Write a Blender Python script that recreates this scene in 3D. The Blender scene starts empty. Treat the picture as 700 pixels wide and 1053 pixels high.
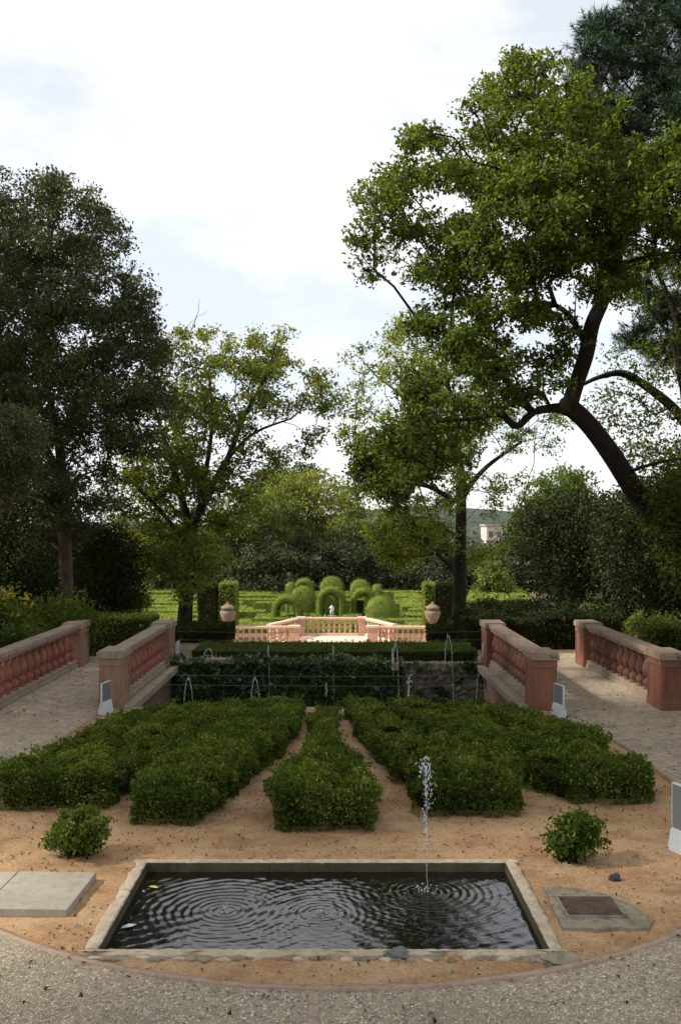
import bpy, bmesh, math, random
import numpy as np
from mathutils import Vector, Matrix
from mathutils.kdtree import KDTree
from mathutils.geometry import tessellate_polygon
random.seed(7); rng = np.random.default_rng(7)
scene = bpy.context.scene
COL = scene.collection
R = math.radians
F = 1000.0; CX, CY, CH = 344.0, 542.0, 3.2          # focal px, vanishing point, eye height of the photograph (700x1053)

def at(px, py, Y):                                   # pixel + distance -> a real point
    return np.array([(px-CX)/F*Y, Y, CH-(py-CY)/F*Y])

# ------------------------------------------------------------------ objects
def tag(o, label=None, cat=None, group=None, kind=None):
    if label: o['label'] = label
    if cat: o['category'] = cat
    if group: o['group'] = group
    if kind: o['kind'] = kind
    return o
def link(name, me, parent=None, loc=None, rz=0):
    o = bpy.data.objects.new(name, me); COL.objects.link(o)
    if parent: o.parent = parent
    if loc is not None: o.location = loc
    if rz: o.rotation_euler = (0,0,rz)
    return o
def empty(name, loc=(0,0,0), rz=0):
    o = bpy.data.objects.new(name, None); COL.objects.link(o); o.location = loc; o.rotation_euler = (0,0,rz)
    o.empty_display_size = .2
    return o
def copy_tree(o, parent=None):
    c = o.copy(); COL.objects.link(c); c.parent = parent
    for ch in [x for x in o.children]: copy_tree(ch, c)
    return c
def mesh_from(name, bm, mats, smooth=False):
    me = bpy.data.meshes.new(name); bm.normal_update(); bm.to_mesh(me); bm.free()
    for m in (mats if isinstance(mats,(list,tuple)) else [mats]): me.materials.append(m)
    if smooth: me.polygons.foreach_set('use_smooth',[True]*len(me.polygons))
    return me
def np_mesh(name, verts, faces, mat, tint=None, smooth=False, midx=None):
    """verts (N,3), faces (M,k) constant k"""
    verts = np.asarray(verts, dtype=np.float32); faces = np.asarray(faces, dtype=np.int32)
    me = bpy.data.meshes.new(name); k = faces.shape[1]
    me.vertices.add(len(verts)); me.vertices.foreach_set('co', verts.ravel())
    me.loops.add(faces.size); me.loops.foreach_set('vertex_index', faces.ravel())
    me.polygons.add(len(faces)); me.polygons.foreach_set('loop_start', np.arange(0, faces.size, k, dtype=np.int32))
    for m in (mat if isinstance(mat,(list,tuple)) else [mat]): me.materials.append(m)
    if midx is not None: me.polygons.foreach_set('material_index', np.asarray(midx, dtype=np.int32))
    if smooth: me.polygons.foreach_set('use_smooth', np.ones(len(faces), dtype=bool))
    if tint is not None:
        a = me.attributes.new('tint','FLOAT','POINT'); a.data.foreach_set('value', np.asarray(tint, dtype=np.float32))
    me.update(calc_edges=True)
    return me

# ------------------------------------------------------------------ materials
class NT:
    def __init__(s, name):
        s.m = bpy.data.materials.new(name); s.m.use_nodes = True; s.t = s.m.node_tree; s.n = s.t.nodes; s.l = s.t.links
        s.b = s.n['Principled BSDF']; s.out = s.n['Material Output']
    def new(s, kind, **kw):
        x = s.n.new(kind)
        for k, v in kw.items():
            if k in x.inputs: x.inputs[k].default_value = v
            else: setattr(x, k, v)
        return x
    def coord(s):
        if not hasattr(s,'_c'):
            g = s.new('ShaderNodeNewGeometry'); s._c = g.outputs['Position']
        return s._c
    def noise(s, scale, detail=4, rough=.6, vec=None):
        x = s.new('ShaderNodeTexNoise'); x.inputs['Scale'].default_value = scale; x.inputs['Detail'].default_value = detail
        x.inputs['Roughness'].default_value = rough; s.l.new(vec or s.coord(), x.inputs['Vector']); return x.outputs['Fac']
    def voro(s, scale, out='Color', feature='F1', vec=None):
        x = s.new('ShaderNodeTexVoronoi'); x.feature = feature; x.inputs['Scale'].default_value = scale
        s.l.new(vec or s.coord(), x.inputs['Vector']); return x.outputs[out]
    def ramp(s, fac, stops):
        r = s.new('ShaderNodeValToRGB'); e = r.color_ramp.elements
        while len(e) < len(stops): e.new(.5)
        for i,(p,c) in enumerate(stops):
            e[i].position = p; e[i].color = (c[0],c[1],c[2],1) if isinstance(c,(tuple,list)) else (c,c,c,1)
        s.l.new(fac, r.inputs['Fac']); return r.outputs['Color']
    def mix(s, a, b, fac, blend='MIX'):
        x = s.new('ShaderNodeMix'); x.data_type='RGBA'; x.blend_type=blend
        for v,i in ((fac,0),(a,6),(b,7)):
            if isinstance(v,(int,float)): x.inputs[i].default_value = v
            elif isinstance(v,(tuple,list)): x.inputs[i].default_value = (*v,1)
            else: s.l.new(v, x.inputs[i])
        return x.outputs[2]
    def base(s, c):
        if isinstance(c,(tuple,list)): s.b.inputs['Base Color'].default_value = (*c,1)
        else: s.l.new(c, s.b.inputs['Base Color'])
    def bump(s, h, strength=.5, dist=.02):
        x = s.new('ShaderNodeBump'); x.inputs['Strength'].default_value = strength; x.inputs['Distance'].default_value = dist
        s.l.new(h, x.inputs['Height']); s.l.new(x.outputs['Normal'], s.b.inputs['Normal'])
    def rough(s, v): s.b.inputs['Roughness'].default_value = v

def foliage(name, c0, c1, c2, transl=.4, rough=.5, spec=.35, tcol=(1.5,1.5,.55), nscale=.7):
    t = NT(name)
    a = t.new('ShaderNodeAttribute'); a.attribute_name='tint'
    n = t.noise(nscale, 2, .5)
    mx = t.new('ShaderNodeMath'); mx.operation='MULTIPLY_ADD'; t.l.new(n, mx.inputs[0]); mx.inputs[1].default_value=.7; mx.inputs[2].default_value=-.35
    ad = t.new('ShaderNodeMath'); ad.operation='ADD'; t.l.new(a.outputs['Fac'], ad.inputs[0]); t.l.new(mx.outputs[0], ad.inputs[1])
    col = t.ramp(ad.outputs[0], [(0,c0),(.55,c1),(1,c2)])
    t.base(col); t.rough(rough); t.b.inputs['Specular IOR Level'].default_value = spec
    tr = t.new('ShaderNodeBsdfTranslucent'); tc = t.mix(col, tcol, 1.0, 'MULTIPLY'); t.l.new(tc, tr.inputs['Color'])
    ms = t.new('ShaderNodeMixShader'); ms.inputs[0].default_value = transl
    t.l.new(t.b.outputs[0], ms.inputs[1]); t.l.new(tr.outputs[0], ms.inputs[2]); t.l.new(ms.outputs[0], t.out.inputs['Surface'])
    return t.m
def bark(name, c0, c1, scale=9):
    t = NT(name); mp = t.new('ShaderNodeMapping'); mp.inputs['Scale'].default_value=(1,1,.25); t.l.new(t.coord(), mp.inputs['Vector'])
    n = t.noise(scale, 6, .7, mp.outputs[0]); n2 = t.noise(1.7, 2)
    t.base(t.mix(t.ramp(n,[(.3,c0),(.75,c1)]), (.08,.09,.06), t.ramp(n2,[(.55,0.),(.75,.5)])))
    t.bump(n, 1, .05); t.rough(.95); t.b.inputs['Specular IOR Level'].default_value=.15
    return t.m
M = {}
M['oak']   = foliage('holm_oak_leaf', (.03,.04,.016), (.078,.092,.037), (.18,.185,.08), .25, .55, .2, (1.3,1.2,.6))
M['autumn']= foliage('autumn_leaf', (.05,.085,.014), (.13,.165,.03), (.34,.25,.045), .55, .6)
M['lime']  = foliage('pale_green_leaf', (.06,.10,.018), (.15,.195,.036), (.30,.27,.06), .55, .6)
M['broad'] = foliage('broad_leaf', (.045,.07,.012), (.10,.14,.024), (.20,.225,.045), .48, .5, .25)
M['pine']  = foliage('pine_needle', (.012,.03,.014), (.026,.058,.024), (.055,.095,.035), .15, .5, .3, (1.2,1.2,.7))
M['dark']  = foliage('evergreen_leaf', (.012,.02,.007), (.032,.046,.013), (.085,.10,.028), .2, .6, .12, (1.3,1.3,.5))
M['wood_far'] = foliage('far_wood_leaf', (.03,.042,.022), (.07,.09,.042), (.14,.15,.065), .2, .8, .08, (1.2,1.2,.6), .12)
M['far_pine'] = foliage('umbrella_pine_foliage', (.07,.09,.02), (.17,.20,.04), (.29,.30,.07), .3, .6, .2, (1.3,1.3,.6), .3)
M['box']   = foliage('boxwood_leaf', (.03,.055,.008), (.085,.14,.018), (.28,.29,.06), .35, .5, .18, (1.5,1.5,.4), 1.6)
M['box2']  = foliage('clipped_box_leaf', (.035,.06,.012), (.09,.13,.025), (.21,.24,.055), .3, .55, .15, (1.4,1.5,.5), 1.2)
M['maze']  = foliage('maze_cypress_foliage', (.10,.14,.03), (.22,.265,.06), (.34,.37,.11), .3, .8, .05, (1.4,1.4,.5), .5)
M['topiary'] = foliage('topiary_cypress_foliage', (.06,.10,.02), (.145,.20,.04), (.27,.31,.075), .25, .8, .05, (1.4,1.4,.5), .9)
M['ivy']   = foliage('ivy_leaf', (.022,.05,.016), (.06,.11,.035), (.16,.21,.08), .25, .3, .5, (1.3,1.4,.6))
M['yellow']= foliage('yellowing_leaf', (.05,.10,.015), (.13,.17,.03), (.55,.40,.04), .4, .5)
M['litter']= foliage('leaf_litter', (.05,.03,.015), (.11,.065,.03), (.28,.17,.06), .1, .8, .1, (1,1,1), 4)
M['bark_dark'] = bark('dark_bark', (.012,.010,.008), (.042,.034,.027))
M['bark_oak']  = bark('grey_brown_bark', (.05,.036,.026), (.15,.115,.085))
M['bark_far']  = bark('far_bark', (.05,.035,.025), (.12,.09,.07), 3)
def plain(name, c, rough=.7, spec=.3, metal=0):
    t = NT(name); t.base(c); t.rough(rough); t.b.inputs['Specular IOR Level'].default_value=spec; t.b.inputs['Metallic'].default_value=metal; return t.m
def core(name, c0, c1):
    t = NT(name); t.base(t.ramp(t.noise(22,4,.7),[(.35,c0),(.7,c1)])); t.bump(t.noise(30,3),1,.05); t.rough(.9); t.b.inputs['Specular IOR Level'].default_value=.05; return t.m
M['core'] = core('hedge_inner_twigs', (.016,.016,.008), (.055,.05,.022))
M['maze_core'] = core('maze_inner_foliage', (.08,.11,.02), (.17,.21,.04))
def stone(name, c0, c1, stain, lichen=(.10,.10,.085), lf=.35, scale=3.0, bumpd=.006, blocks=None):
    t = NT(name)
    n1 = t.noise(scale,6,.65); n2 = t.noise(scale*9,5,.7); n3 = t.noise(scale*.6,5,.7)
    c = t.ramp(n1,[(.3,c0),(.72,c1)])
    c = t.mix(c, stain, t.ramp(n3,[(.48,0.),(.7,.65)]))
    c = t.mix(c, lichen, t.mix((0,0,0),(lf*2,)*3, t.ramp(t.noise(scale*2.3,7,.75),[(.56,0.),(.66,1.)]),'MIX'))
    c = t.mix(c, (.03,.028,.025), t.ramp(n2,[(.62,0.),(.8,.5)]))
    mp=t.new('ShaderNodeMapping'); mp.inputs['Scale'].default_value=(9,9,.8); t.l.new(t.coord(),mp.inputs['Vector'])
    c = t.mix(c, tuple(x*.45 for x in c0), t.ramp(t.noise(1.3,5,.65,mp.outputs[0]),[(.50,0.),(.72,.75*min(1,lf*2.2))]))
    t.base(c); t.bump(n2,.7,bumpd); t.rough(.88); t.b.inputs['Specular IOR Level'].default_value=.2
    return t.m
M['pink']   = stone('pink_render', (.25,.145,.095), (.35,.215,.145), (.25,.195,.125),lf=.3)
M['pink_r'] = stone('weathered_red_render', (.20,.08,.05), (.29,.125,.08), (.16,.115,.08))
M['cap']    = stone('weathered_coping_stone', (.27,.205,.155), (.37,.275,.21), (.19,.17,.135), (.11,.11,.10), .7)
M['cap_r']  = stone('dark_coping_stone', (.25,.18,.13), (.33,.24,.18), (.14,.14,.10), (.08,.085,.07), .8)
M['ledge']  = stone('pale_ledge_stone', (.27,.215,.155), (.37,.30,.22), (.2,.17,.12), (.15,.15,.11), .4)
M['baluster']= stone('terracotta_baluster', (.25,.09,.06), (.36,.15,.105), (.22,.11,.08), (.30,.22,.17), .2, 7)
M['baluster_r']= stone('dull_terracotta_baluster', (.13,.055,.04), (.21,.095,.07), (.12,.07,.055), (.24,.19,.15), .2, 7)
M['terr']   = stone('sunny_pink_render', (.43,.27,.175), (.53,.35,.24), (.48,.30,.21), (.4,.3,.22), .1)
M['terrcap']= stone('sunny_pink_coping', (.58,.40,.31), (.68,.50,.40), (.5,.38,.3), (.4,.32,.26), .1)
M['urn']    = stone('urn_stone', (.15,.115,.08), (.24,.18,.13), (.26,.16,.12), (.16,.14,.12), .4)
M['conc']   = stone('concrete_slab', (.29,.265,.21), (.38,.35,.285), (.30,.23,.165), (.2,.19,.15), .25, 2.5, .003)
M['rim']    = stone('pond_rim_render', (.37,.30,.21), (.56,.48,.37), (.40,.27,.19), (.2,.19,.12), .3, 6, .006)
M['rim_in'] = stone('pond_inner_wall', (.06,.05,.03), (.11,.09,.055), (.05,.06,.03))
M['patch']  = stone('rough_cement_patch', (.20,.17,.12), (.31,.27,.2), (.24,.17,.11), (.11,.11,.07), .7, 5)
M['rust']   = stone('rusty_metal_lid', (.05,.035,.027), (.12,.075,.055), (.17,.13,.10), (.04,.03,.025), .3, 12)
M['marble'] = plain('white_marble', (.75,.73,.68), .5)
M['rock']   = stone('rubble_stone', (.13,.11,.085), (.27,.23,.18), (.10,.10,.07), (.07,.08,.05), .6, 5, .02)
M['white']  = plain('white_painted_metal', (.55,.58,.60), .45)
M['panel']  = None
M['wire']   = plain('galvanised_wire', (.14,.14,.14), .5, .3, 0)
# info panel: dark grey face with faint rows of print
t = NT('information_panel_face'); b = t.new('ShaderNodeTexCoord'); mp = t.new('ShaderNodeMapping'); mp.inputs['Scale'].default_value=(60,60,30); t.l.new(b.outputs['Object'], mp.inputs['Vector'])
sx = t.new('ShaderNodeSeparateXYZ'); t.l.new(b.outputs['Object'], sx.inputs[0])
mm = t.new('ShaderNodeMath'); mm.operation='SINE'; mu = t.new('ShaderNodeMath'); mu.operation='MULTIPLY'; mu.inputs[1].default_value=230; t.l.new(sx.outputs['Z'],mu.inputs[0]); t.l.new(mu.outputs[0],mm.inputs[0])
nn = t.noise(1,2,.6,mp.outputs[0]); m2 = t.new('ShaderNodeMath'); m2.operation='MULTIPLY'; t.l.new(mm.outputs[0],m2.inputs[0]); t.l.new(nn,m2.inputs[1])
t.base(t.ramp(m2.outputs[0],[(.3,(.15,.16,.17)),(.4,(.22,.23,.24))])); t.rough(.35); M['panel']=t.m
# pink bricks
t = NT('pink_brick_wall'); br = t.new('ShaderNodeTexBrick'); br.inputs['Color1'].default_value=(.25,.11,.08,1); br.inputs['Color2'].default_value=(.19,.09,.07,1); br.inputs['Mortar'].default_value=(.20,.16,.13,1)
br.inputs['Scale'].default_value=1; br.inputs['Brick Width'].default_value=.25; br.inputs['Row Height'].default_value=.075; br.inputs['Mortar Size'].default_value=.008
sp = t.new('ShaderNodeSeparateXYZ'); cb = t.new('ShaderNodeCombineXYZ'); t.l.new(t.coord(),sp.inputs[0]); ad=t.new('ShaderNodeMath'); t.l.new(sp.outputs['X'],ad.inputs[0]); t.l.new(sp.outputs['Y'],ad.inputs[1])
t.l.new(ad.outputs[0],cb.inputs['X']); t.l.new(sp.outputs['Z'],cb.inputs['Y']); t.l.new(cb.outputs[0],br.inputs['Vector'])
t.base(t.mix(br.outputs['Color'],(.07,.065,.05),t.ramp(t.noise(2.5,5),[(.5,0.),(.75,.7)]))); t.bump(br.outputs['Fac'],-.6,.01); t.rough(.9); M['brick']=t.m
# water
t = NT('pond_water'); t.base((.007,.006,.004)); t.rough(.02); t.b.inputs['IOR'].default_value=1.45; t.b.inputs['Specular IOR Level'].default_value=.9
t.bump(t.noise(14,3,.6),.12,.02); M['water']=t.m
t = NT('fountain_water'); t.base((.85,.9,.95)); t.rough(.12); t.b.inputs['IOR'].default_value=1.33; t.b.inputs['Transmission Weight'].default_value=.6; M['jet']=t.m
# pebble concrete
t = NT('exposed_pebble_paving')
wv = t.mix(t.coord(), t.noise(6,2), .03)
cell = t.voro(44,'Color'); edge = t.voro(44,'Distance','DISTANCE_TO_EDGE'); bw = t.new('ShaderNodeRGBToBW'); t.l.new(cell,bw.inputs[0])
peb = t.ramp(bw.outputs[0],[(.15,(.15,.155,.15)),(.35,(.36,.32,.245)),(.6,(.49,.40,.28)),(.85,(.72,.65,.52))])
sand = t.ramp(t.noise(90,3),[(.3,(.38,.30,.20)),(.7,(.55,.44,.30))])
c = t.mix(sand, peb, t.ramp(edge,[(.03,0.),(.10,1.)]))
c = t.mix(c, sand, t.ramp(t.noise(25,4,.7),[(.47,0.),(.62,.85)]))
c = t.mix(c, (.28,.22,.15), t.ramp(t.noise(.9,5,.6),[(.45,0.),(.75,.5)]))
t.base(c); hh = t.ramp(edge,[(0.,0.),(.16,1.)]); t.bump(hh,.9,.012); t.rough(.85); t.b.inputs['Specular IOR Level'].default_value=.25; M['pebble']=t.m
# sandy soil
def soil(name, c0, c1, c2, dark=(.13,.075,.04)):
    t = NT(name); n = t.noise(1.1,6,.65); f = t.noise(60,4,.75); v = t.voro(55,'Color'); bw = t.new('ShaderNodeRGBToBW'); t.l.new(v,bw.inputs[0])
    c = t.ramp(n,[(.3,c0),(.5,c1),(.72,c2)])
    c = t.mix(c, dark, t.ramp(f,[(.52,0.),(.68,.8)])); c = t.mix(c, dark, t.ramp(t.noise(22,5,.8),[(.55,0.),(.68,.55)]))
    c = t.mix(c, (.52,.40,.27), t.ramp(bw.outputs[0],[(.72,0.),(.85,.7)]))
    c = t.mix(c, dark, t.ramp(t.noise(4.5,7,.8),[(.56,0.),(.70,.55)]))
    c = t.mix(c, tuple(.55*a_+.45*b_ for a_,b_ in zip(c0,dark)), t.ramp(t.noise(1.25,5,.7),[(.50,0.),(.64,.7)]))
    t.base(c); t.bump(f,.9,.012); t.rough(.95); t.b.inputs['Specular IOR Level'].default_value=.1; return t.m
M['soil']  = soil('red_sandy_soil', (.37,.20,.095), (.46,.285,.15), (.52,.36,.215))
M['earth'] = soil('dark_earth', (.10,.07,.045), (.15,.11,.07), (.2,.15,.1), (.05,.035,.025))  # dark soil of the ground sheet
t = NT('fine_gravel_path'); n=t.noise(.7,5,.6); f=t.noise(70,4,.8); v=t.voro(60,'Color'); bw=t.new('ShaderNodeRGBToBW'); t.l.new(v,bw.inputs[0])
c=t.ramp(n,[(.3,(.40,.325,.225)),(.7,(.50,.40,.275))]); c=t.mix(c,(.15,.125,.10),t.ramp(f,[(.52,0.),(.72,.8)])); c=t.mix(c,(.55,.5,.42),t.ramp(bw.outputs[0],[(.7,0.),(.85,.6)]))
c=t.mix(c,(.22,.18,.135),t.ramp(t.noise(9,6,.8),[(.45,0.),(.60,.8)])); c=t.mix(c,(.24,.19,.14),t.ramp(t.noise(2.6,6,.75),[(.48,0.),(.66,.7)])); c=t.mix(c,(.55,.47,.36),t.ramp(t.noise(14,4,.8),[(.56,0.),(.7,.6)])); c=t.mix(c,(.42,.22,.125),t.ramp(t.noise(.45,4,.5),[(.58,0.),(.72,.45)])); t.base(c); t.bump(f,.8,.012); t.rough(.92); t.b.inputs['Specular IOR Level'].default_value=.15; M['gravel']=t.m
M['curb'] = stone('pink_kerb_brick', (.33,.235,.175), (.42,.30,.23), (.33,.27,.20), (.22,.2,.16), .6, 5)
M['grass'] = soil('lower_garden_floor', (.05,.08,.02), (.08,.12,.03), (.13,.15,.05), (.03,.04,.015))
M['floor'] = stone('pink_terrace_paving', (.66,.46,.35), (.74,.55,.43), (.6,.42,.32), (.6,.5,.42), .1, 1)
t = NT('hill_woodland'); t.base(t.ramp(t.noise(.06,6,.75),[(.35,(.025,.04,.03)),(.7,(.07,.09,.06))])); t.bump(t.noise(.12,5,.7),1,6); t.rough(1); M['hill']=t.m

# ------------------------------------------------------------------ geometry helpers
def add_box(bm, x0,x1,y0,y1,z0,z1, bevel=0, mi=0):
    v=[bm.verts.new(p) for p in ((x0,y0,z0),(x1,y0,z0),(x1,y1,z0),(x0,y1,z0),(x0,y0,z1),(x1,y0,z1),(x1,y1,z1),(x0,y1,z1))]
    fs=[bm.faces.new([v[i] for i in q]) for q in ((3,2,1,0),(4,5,6,7),(0,1,5,4),(1,2,6,5),(2,3,7,6),(3,0,4,7))]
    for f in fs: f.material_index = mi
    if bevel: bmesh.ops.bevel(bm, geom=list({e for f in fs for e in f.edges}), offset=bevel, segments=2, profile=.7, affect='EDGES')
def box_obj(name, x0,x1,y0,y1,z0,z1, mat, parent=None, bevel=.012, rough=0, cuts=0):
    bm=bmesh.new(); add_box(bm,x0,x1,y0,y1,z0,z1,bevel)
    return link(name, mesh_from(name,bm,mat), parent)
def lathe(profile, seg=16, mat=None, name='lathe', square=None):
    vs=[]; fs=[]
    for (r,z) in profile:
        for k in range(seg):
            a=2*math.pi*k/seg; vs.append((r*math.cos(a),r*math.sin(a),z))
    n=len(profile)
    for i in range(n-1):
        for k in range(seg):
            k2=(k+1)%seg; fs.append((i*seg+k,i*seg+k2,(i+1)*seg+k2,(i+1)*seg+k))
    bm=bmesh.new(); bv=[bm.verts.new(v) for v in vs]
    for f in fs: bm.faces.new([bv[i] for i in f])
    bm.faces.new([bv[k] for k in range(seg)][::-1]); bm.faces.new([bv[(n-1)*seg+k] for k in range(seg)])
    for f in bm.faces: f.smooth = len(f.verts)==4
    return bm
def tube_np(paths, kmin=4, kmax=9):
    """paths: list of (pts (n,3), radii (n)) -> verts, quads"""
    V=[];Fc=[];off=0
    for pts,rad in paths:
        pts=np.asarray(pts,float); rad=np.asarray(rad,float); n=len(pts)
        if n<2: continue
        k=int(np.clip(3+rad.max()*45,kmin,kmax+3))
        tan=np.gradient(pts,axis=0); tan/=np.linalg.norm(tan,axis=1,keepdims=True)+1e-9
        ref=np.array([0,0,1.]) if abs(tan[0][2])<.8 else np.array([1.,0,0])
        u=np.cross(tan[0],ref); u/=np.linalg.norm(u)
        a=np.arange(k)*2*np.pi/k
        for i in range(n):
            u=u-np.dot(u,tan[i])*tan[i]; u/=np.linalg.norm(u)+1e-9; w=np.cross(tan[i],u)
            V.append(pts[i]+rad[i]*(np.cos(a)[:,None]*u+np.sin(a)[:,None]*w))
        for i in range(n-1):
            b=off+i*k; j=np.arange(k); j2=(j+1)%k
            Fc.append(np.stack([b+j,b+j2,b+k+j2,b+k+j],1))
        off+=n*k
    return np.concatenate(V), np.concatenate(Fc)
def smooth_path(pts, sub=4, jit=0):
    """Catmull-Rom on rows of (x,y,z,r)"""
    P=np.asarray(pts,float); P=np.vstack([2*P[0]-P[1],P,2*P[-1]-P[-2]]); out=[]
    for i in range(1,len(P)-2):
        for t_ in np.linspace(0,1,sub,endpoint=False):
            a,b,c,d=P[i-1],P[i],P[i+1],P[i+2]
            out.append(.5*((2*b)+(-a+c)*t_+(2*a-5*b+4*c-d)*t_**2+(-a+3*b-3*c+d)*t_**3))
    out.append(P[-2]); out=np.array(out)
    if jit: out[1:-1,:3]+=rng.normal(0,jit,(len(out)-2,3))
    out[:,3]=np.maximum(out[:,3],.004)
    return out
def leaf_mesh(name, pts, size, mat, up=.5, outw=None, tint=None, aspect=.5, sizevar=.35, hang=0., fold=.18):
    N=len(pts); 
    d=rng.normal(size=(N,3)); d[:,2]-=hang
    if outw is not None: d+=outw
    d/=np.linalg.norm(d,axis=1,keepdims=True)+1e-9
    n=rng.normal(size=(N,3))*.8; n[:,2]+=up*1.6
    n-= (n*d).sum(1,keepdims=True)*d; n/=np.linalg.norm(n,axis=1,keepdims=True)+1e-9
    s=np.cross(d,n)
    L=(size*(1+rng.normal(0,sizevar,N)).clip(.4,1.8))[:,None]
    W=L*aspect
    b=pts-d*L*.5; tip=pts+d*L*.5-n*L*.08; l=pts-d*L*.05+s*W*.5+n*L*fold; r=pts-d*L*.05-s*W*.5+n*L*fold
    V=np.stack([b,r,tip,l],1).reshape(-1,3)
    i=np.arange(N)*4; Fc=np.concatenate([np.stack([i,i+1,i+2],1),np.stack([i,i+2,i+3],1)])
    if tint is None: tint=rng.random(N)
    return np_mesh(name,V,Fc,mat,np.repeat(tint,4))
def in_poly(P, poly):
    x,y=P[:,0],P[:,1]; c=np.zeros(len(P),bool); n=len(poly)
    for i in range(n):
        x0,y0=poly[i]; x1,y1=poly[(i+1)%n]
        if y0==y1: continue
        c^=((y0>y)!=(y1>y))&(x<(x1-x0)*(y-y0)/(y1-y0)+x0)
    return c
def edge_dist(P, poly):
    d=np.full(len(P),1e9); n=len(poly)
    for i in range(n):
        a=np.array(poly[i],float); b=np.array(poly[(i+1)%n],float); ab=b-a
        t_=(((P-a)@ab)/(ab@ab)).clip(0,1)[:,None]; d=np.minimum(d,np.linalg.norm(P-(a+t_*ab),axis=1))
    return d

# ------------------------------------------------------------------ trees
def crown_points(poly, Y, thick, n, spacing, holes=(), fringe=0, fpx=14, inset=.85):
    """clump centres filling the solid whose outline is poly (photo pixels at distance Y), thick metres deep"""
    poly=[tuple(p) for p in poly]; xs=[p[0] for p in poly]; ys=[p[1] for p in poly]; out=[]
    dm=None; tries=0
    while len(out)<n and tries<60:
        tries+=1
        P=np.stack([rng.uniform(min(xs),max(xs),400),rng.uniform(min(ys),max(ys),400)],1)
        P=P[in_poly(P,poly)]
        e=edge_dist(P,poly); ip=inset*spacing*F/Y; kk=e>ip*rng.uniform(.55,1.1,len(P)); P=P[kk]; e=e[kk]
        for (hx,hy,hr) in holes: kk=np.hypot(P[:,0]-hx,P[:,1]-hy)>hr+ip*.55; P=P[kk]; e=e[kk]
        if len(P)==0: continue
        if dm is None: dm=min(max(xs)-min(xs),max(ys)-min(ys))*.45
        q=(e/dm).clip(0,1); half=thick/2*np.sqrt(1-(1-q)**2)
        dy=rng.uniform(-1,1,len(P))*half
        for (p,yy) in zip(P,dy):
            w=at(p[0],p[1],Y+yy)
            if all(np.linalg.norm(w-o)>spacing for o in out):
                out.append(w)
                if len(out)>=n: break
    P=np.array(poly); c=P.mean(0); E=np.roll(P,-1,0)-P; Ln=np.linalg.norm(E,axis=1)
    for k in range(fringe):
        i=rng.choice(len(P),p=Ln/Ln.sum()); q=P[i]+E[i]*rng.random(); nn=np.array([E[i][1],-E[i][0]])/Ln[i]; nn=nn if nn@(q-c)>0 else -nn
        q=q+nn*rng.uniform(-4,fpx); out.append(at(q[0],q[1],Y+rng.uniform(-.3,.3)*thick))
    return np.array(out)
def grow(trunks, clumps, tip_r=.012, path_w=.3, jit=.06, p=2.2):
    pos=[];par=[];plen=[];fix=[]
    for ch in trunks:
        q=smooth_path(ch,4); start=None
        if pos:
            D=np.linalg.norm(np.array(pos)-q[0,:3],axis=1); start=int(D.argmin())
        for k,r in enumerate(q):
            if start is not None and k==0: prev=start; continue
            pr=(prev if start is not None else (len(pos)-1 if k else -1)) if k<=1 else len(pos)-1
            pos.append(r[:3]); par.append(pr); fix.append(r[3]); plen.append(0 if pr<0 else plen[pr]+np.linalg.norm(r[:3]-pos[pr]))
    base=np.array(pos); minz=None
    order=np.argsort([np.linalg.norm(base-c,axis=1).min() for c in clumps])
    nt=len(pos)
    usable=max(1,int(nt*.0))
    ends=[]
    for ci in order:
        c=clumps[ci]; A=np.array(pos); L=np.array(plen)
        dv=c-A; D=np.linalg.norm(dv,axis=1)
        cost=D+path_w*L+np.where(dv[:,2]<-.2,(-dv[:,2])*.5,0)
        cost[0]=1e9
        j=int(cost.argmin()); a=A[j]; d=D[j]
        ns=max(2,int(d/.45)); prev=j
        side=rng.normal(0,.12*d,3)
        for s in range(1,ns+1):
            u=s/ns; pt=a+(c-a)*u+side*math.sin(math.pi*u)+np.array([0,0,.10*d*math.sin(math.pi*u)])+(rng.normal(0,jit,3) if s<ns else 0)
            pos.append(pt); par.append(prev); fix.append(0); plen.append(plen[prev]+d/ns); prev=len(pos)-1
        ends.append(prev)
    n=len(pos); acc=np.zeros(n); ch=[[] for _ in range(n)]
    for i in range(n):
        if par[i]>=0: ch[par[i]].append(i)
    rad=np.zeros(n)
    for i in range(n-1,-1,-1):
        if not ch[i]: rad[i]=tip_r
        else: rad[i]=sum(rad[c]**p for c in ch[i])**(1/p)*1.002
    fix=np.array(fix); rad=np.where(fix>0,fix,np.minimum(rad,fix.max()*.6))
    paths=[]; stack=[(i,-1) for i in range(n) if par[i]<0]
    while stack:
        i,pr=stack.pop(); P=[];Rr=[]
        if pr>=0: P.append(pos[pr]); Rr.append(min(rad[pr],rad[i]*1.25))
        while True:
            P.append(pos[i]); Rr.append(rad[i])
            if not ch[i]: break
            cs=sorted(ch[i],key=lambda c:-rad[c]); 
            for c in cs[1:]: stack.append((c,i))
            i=cs[0]
        paths.append((P,Rr))
    return paths
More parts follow.
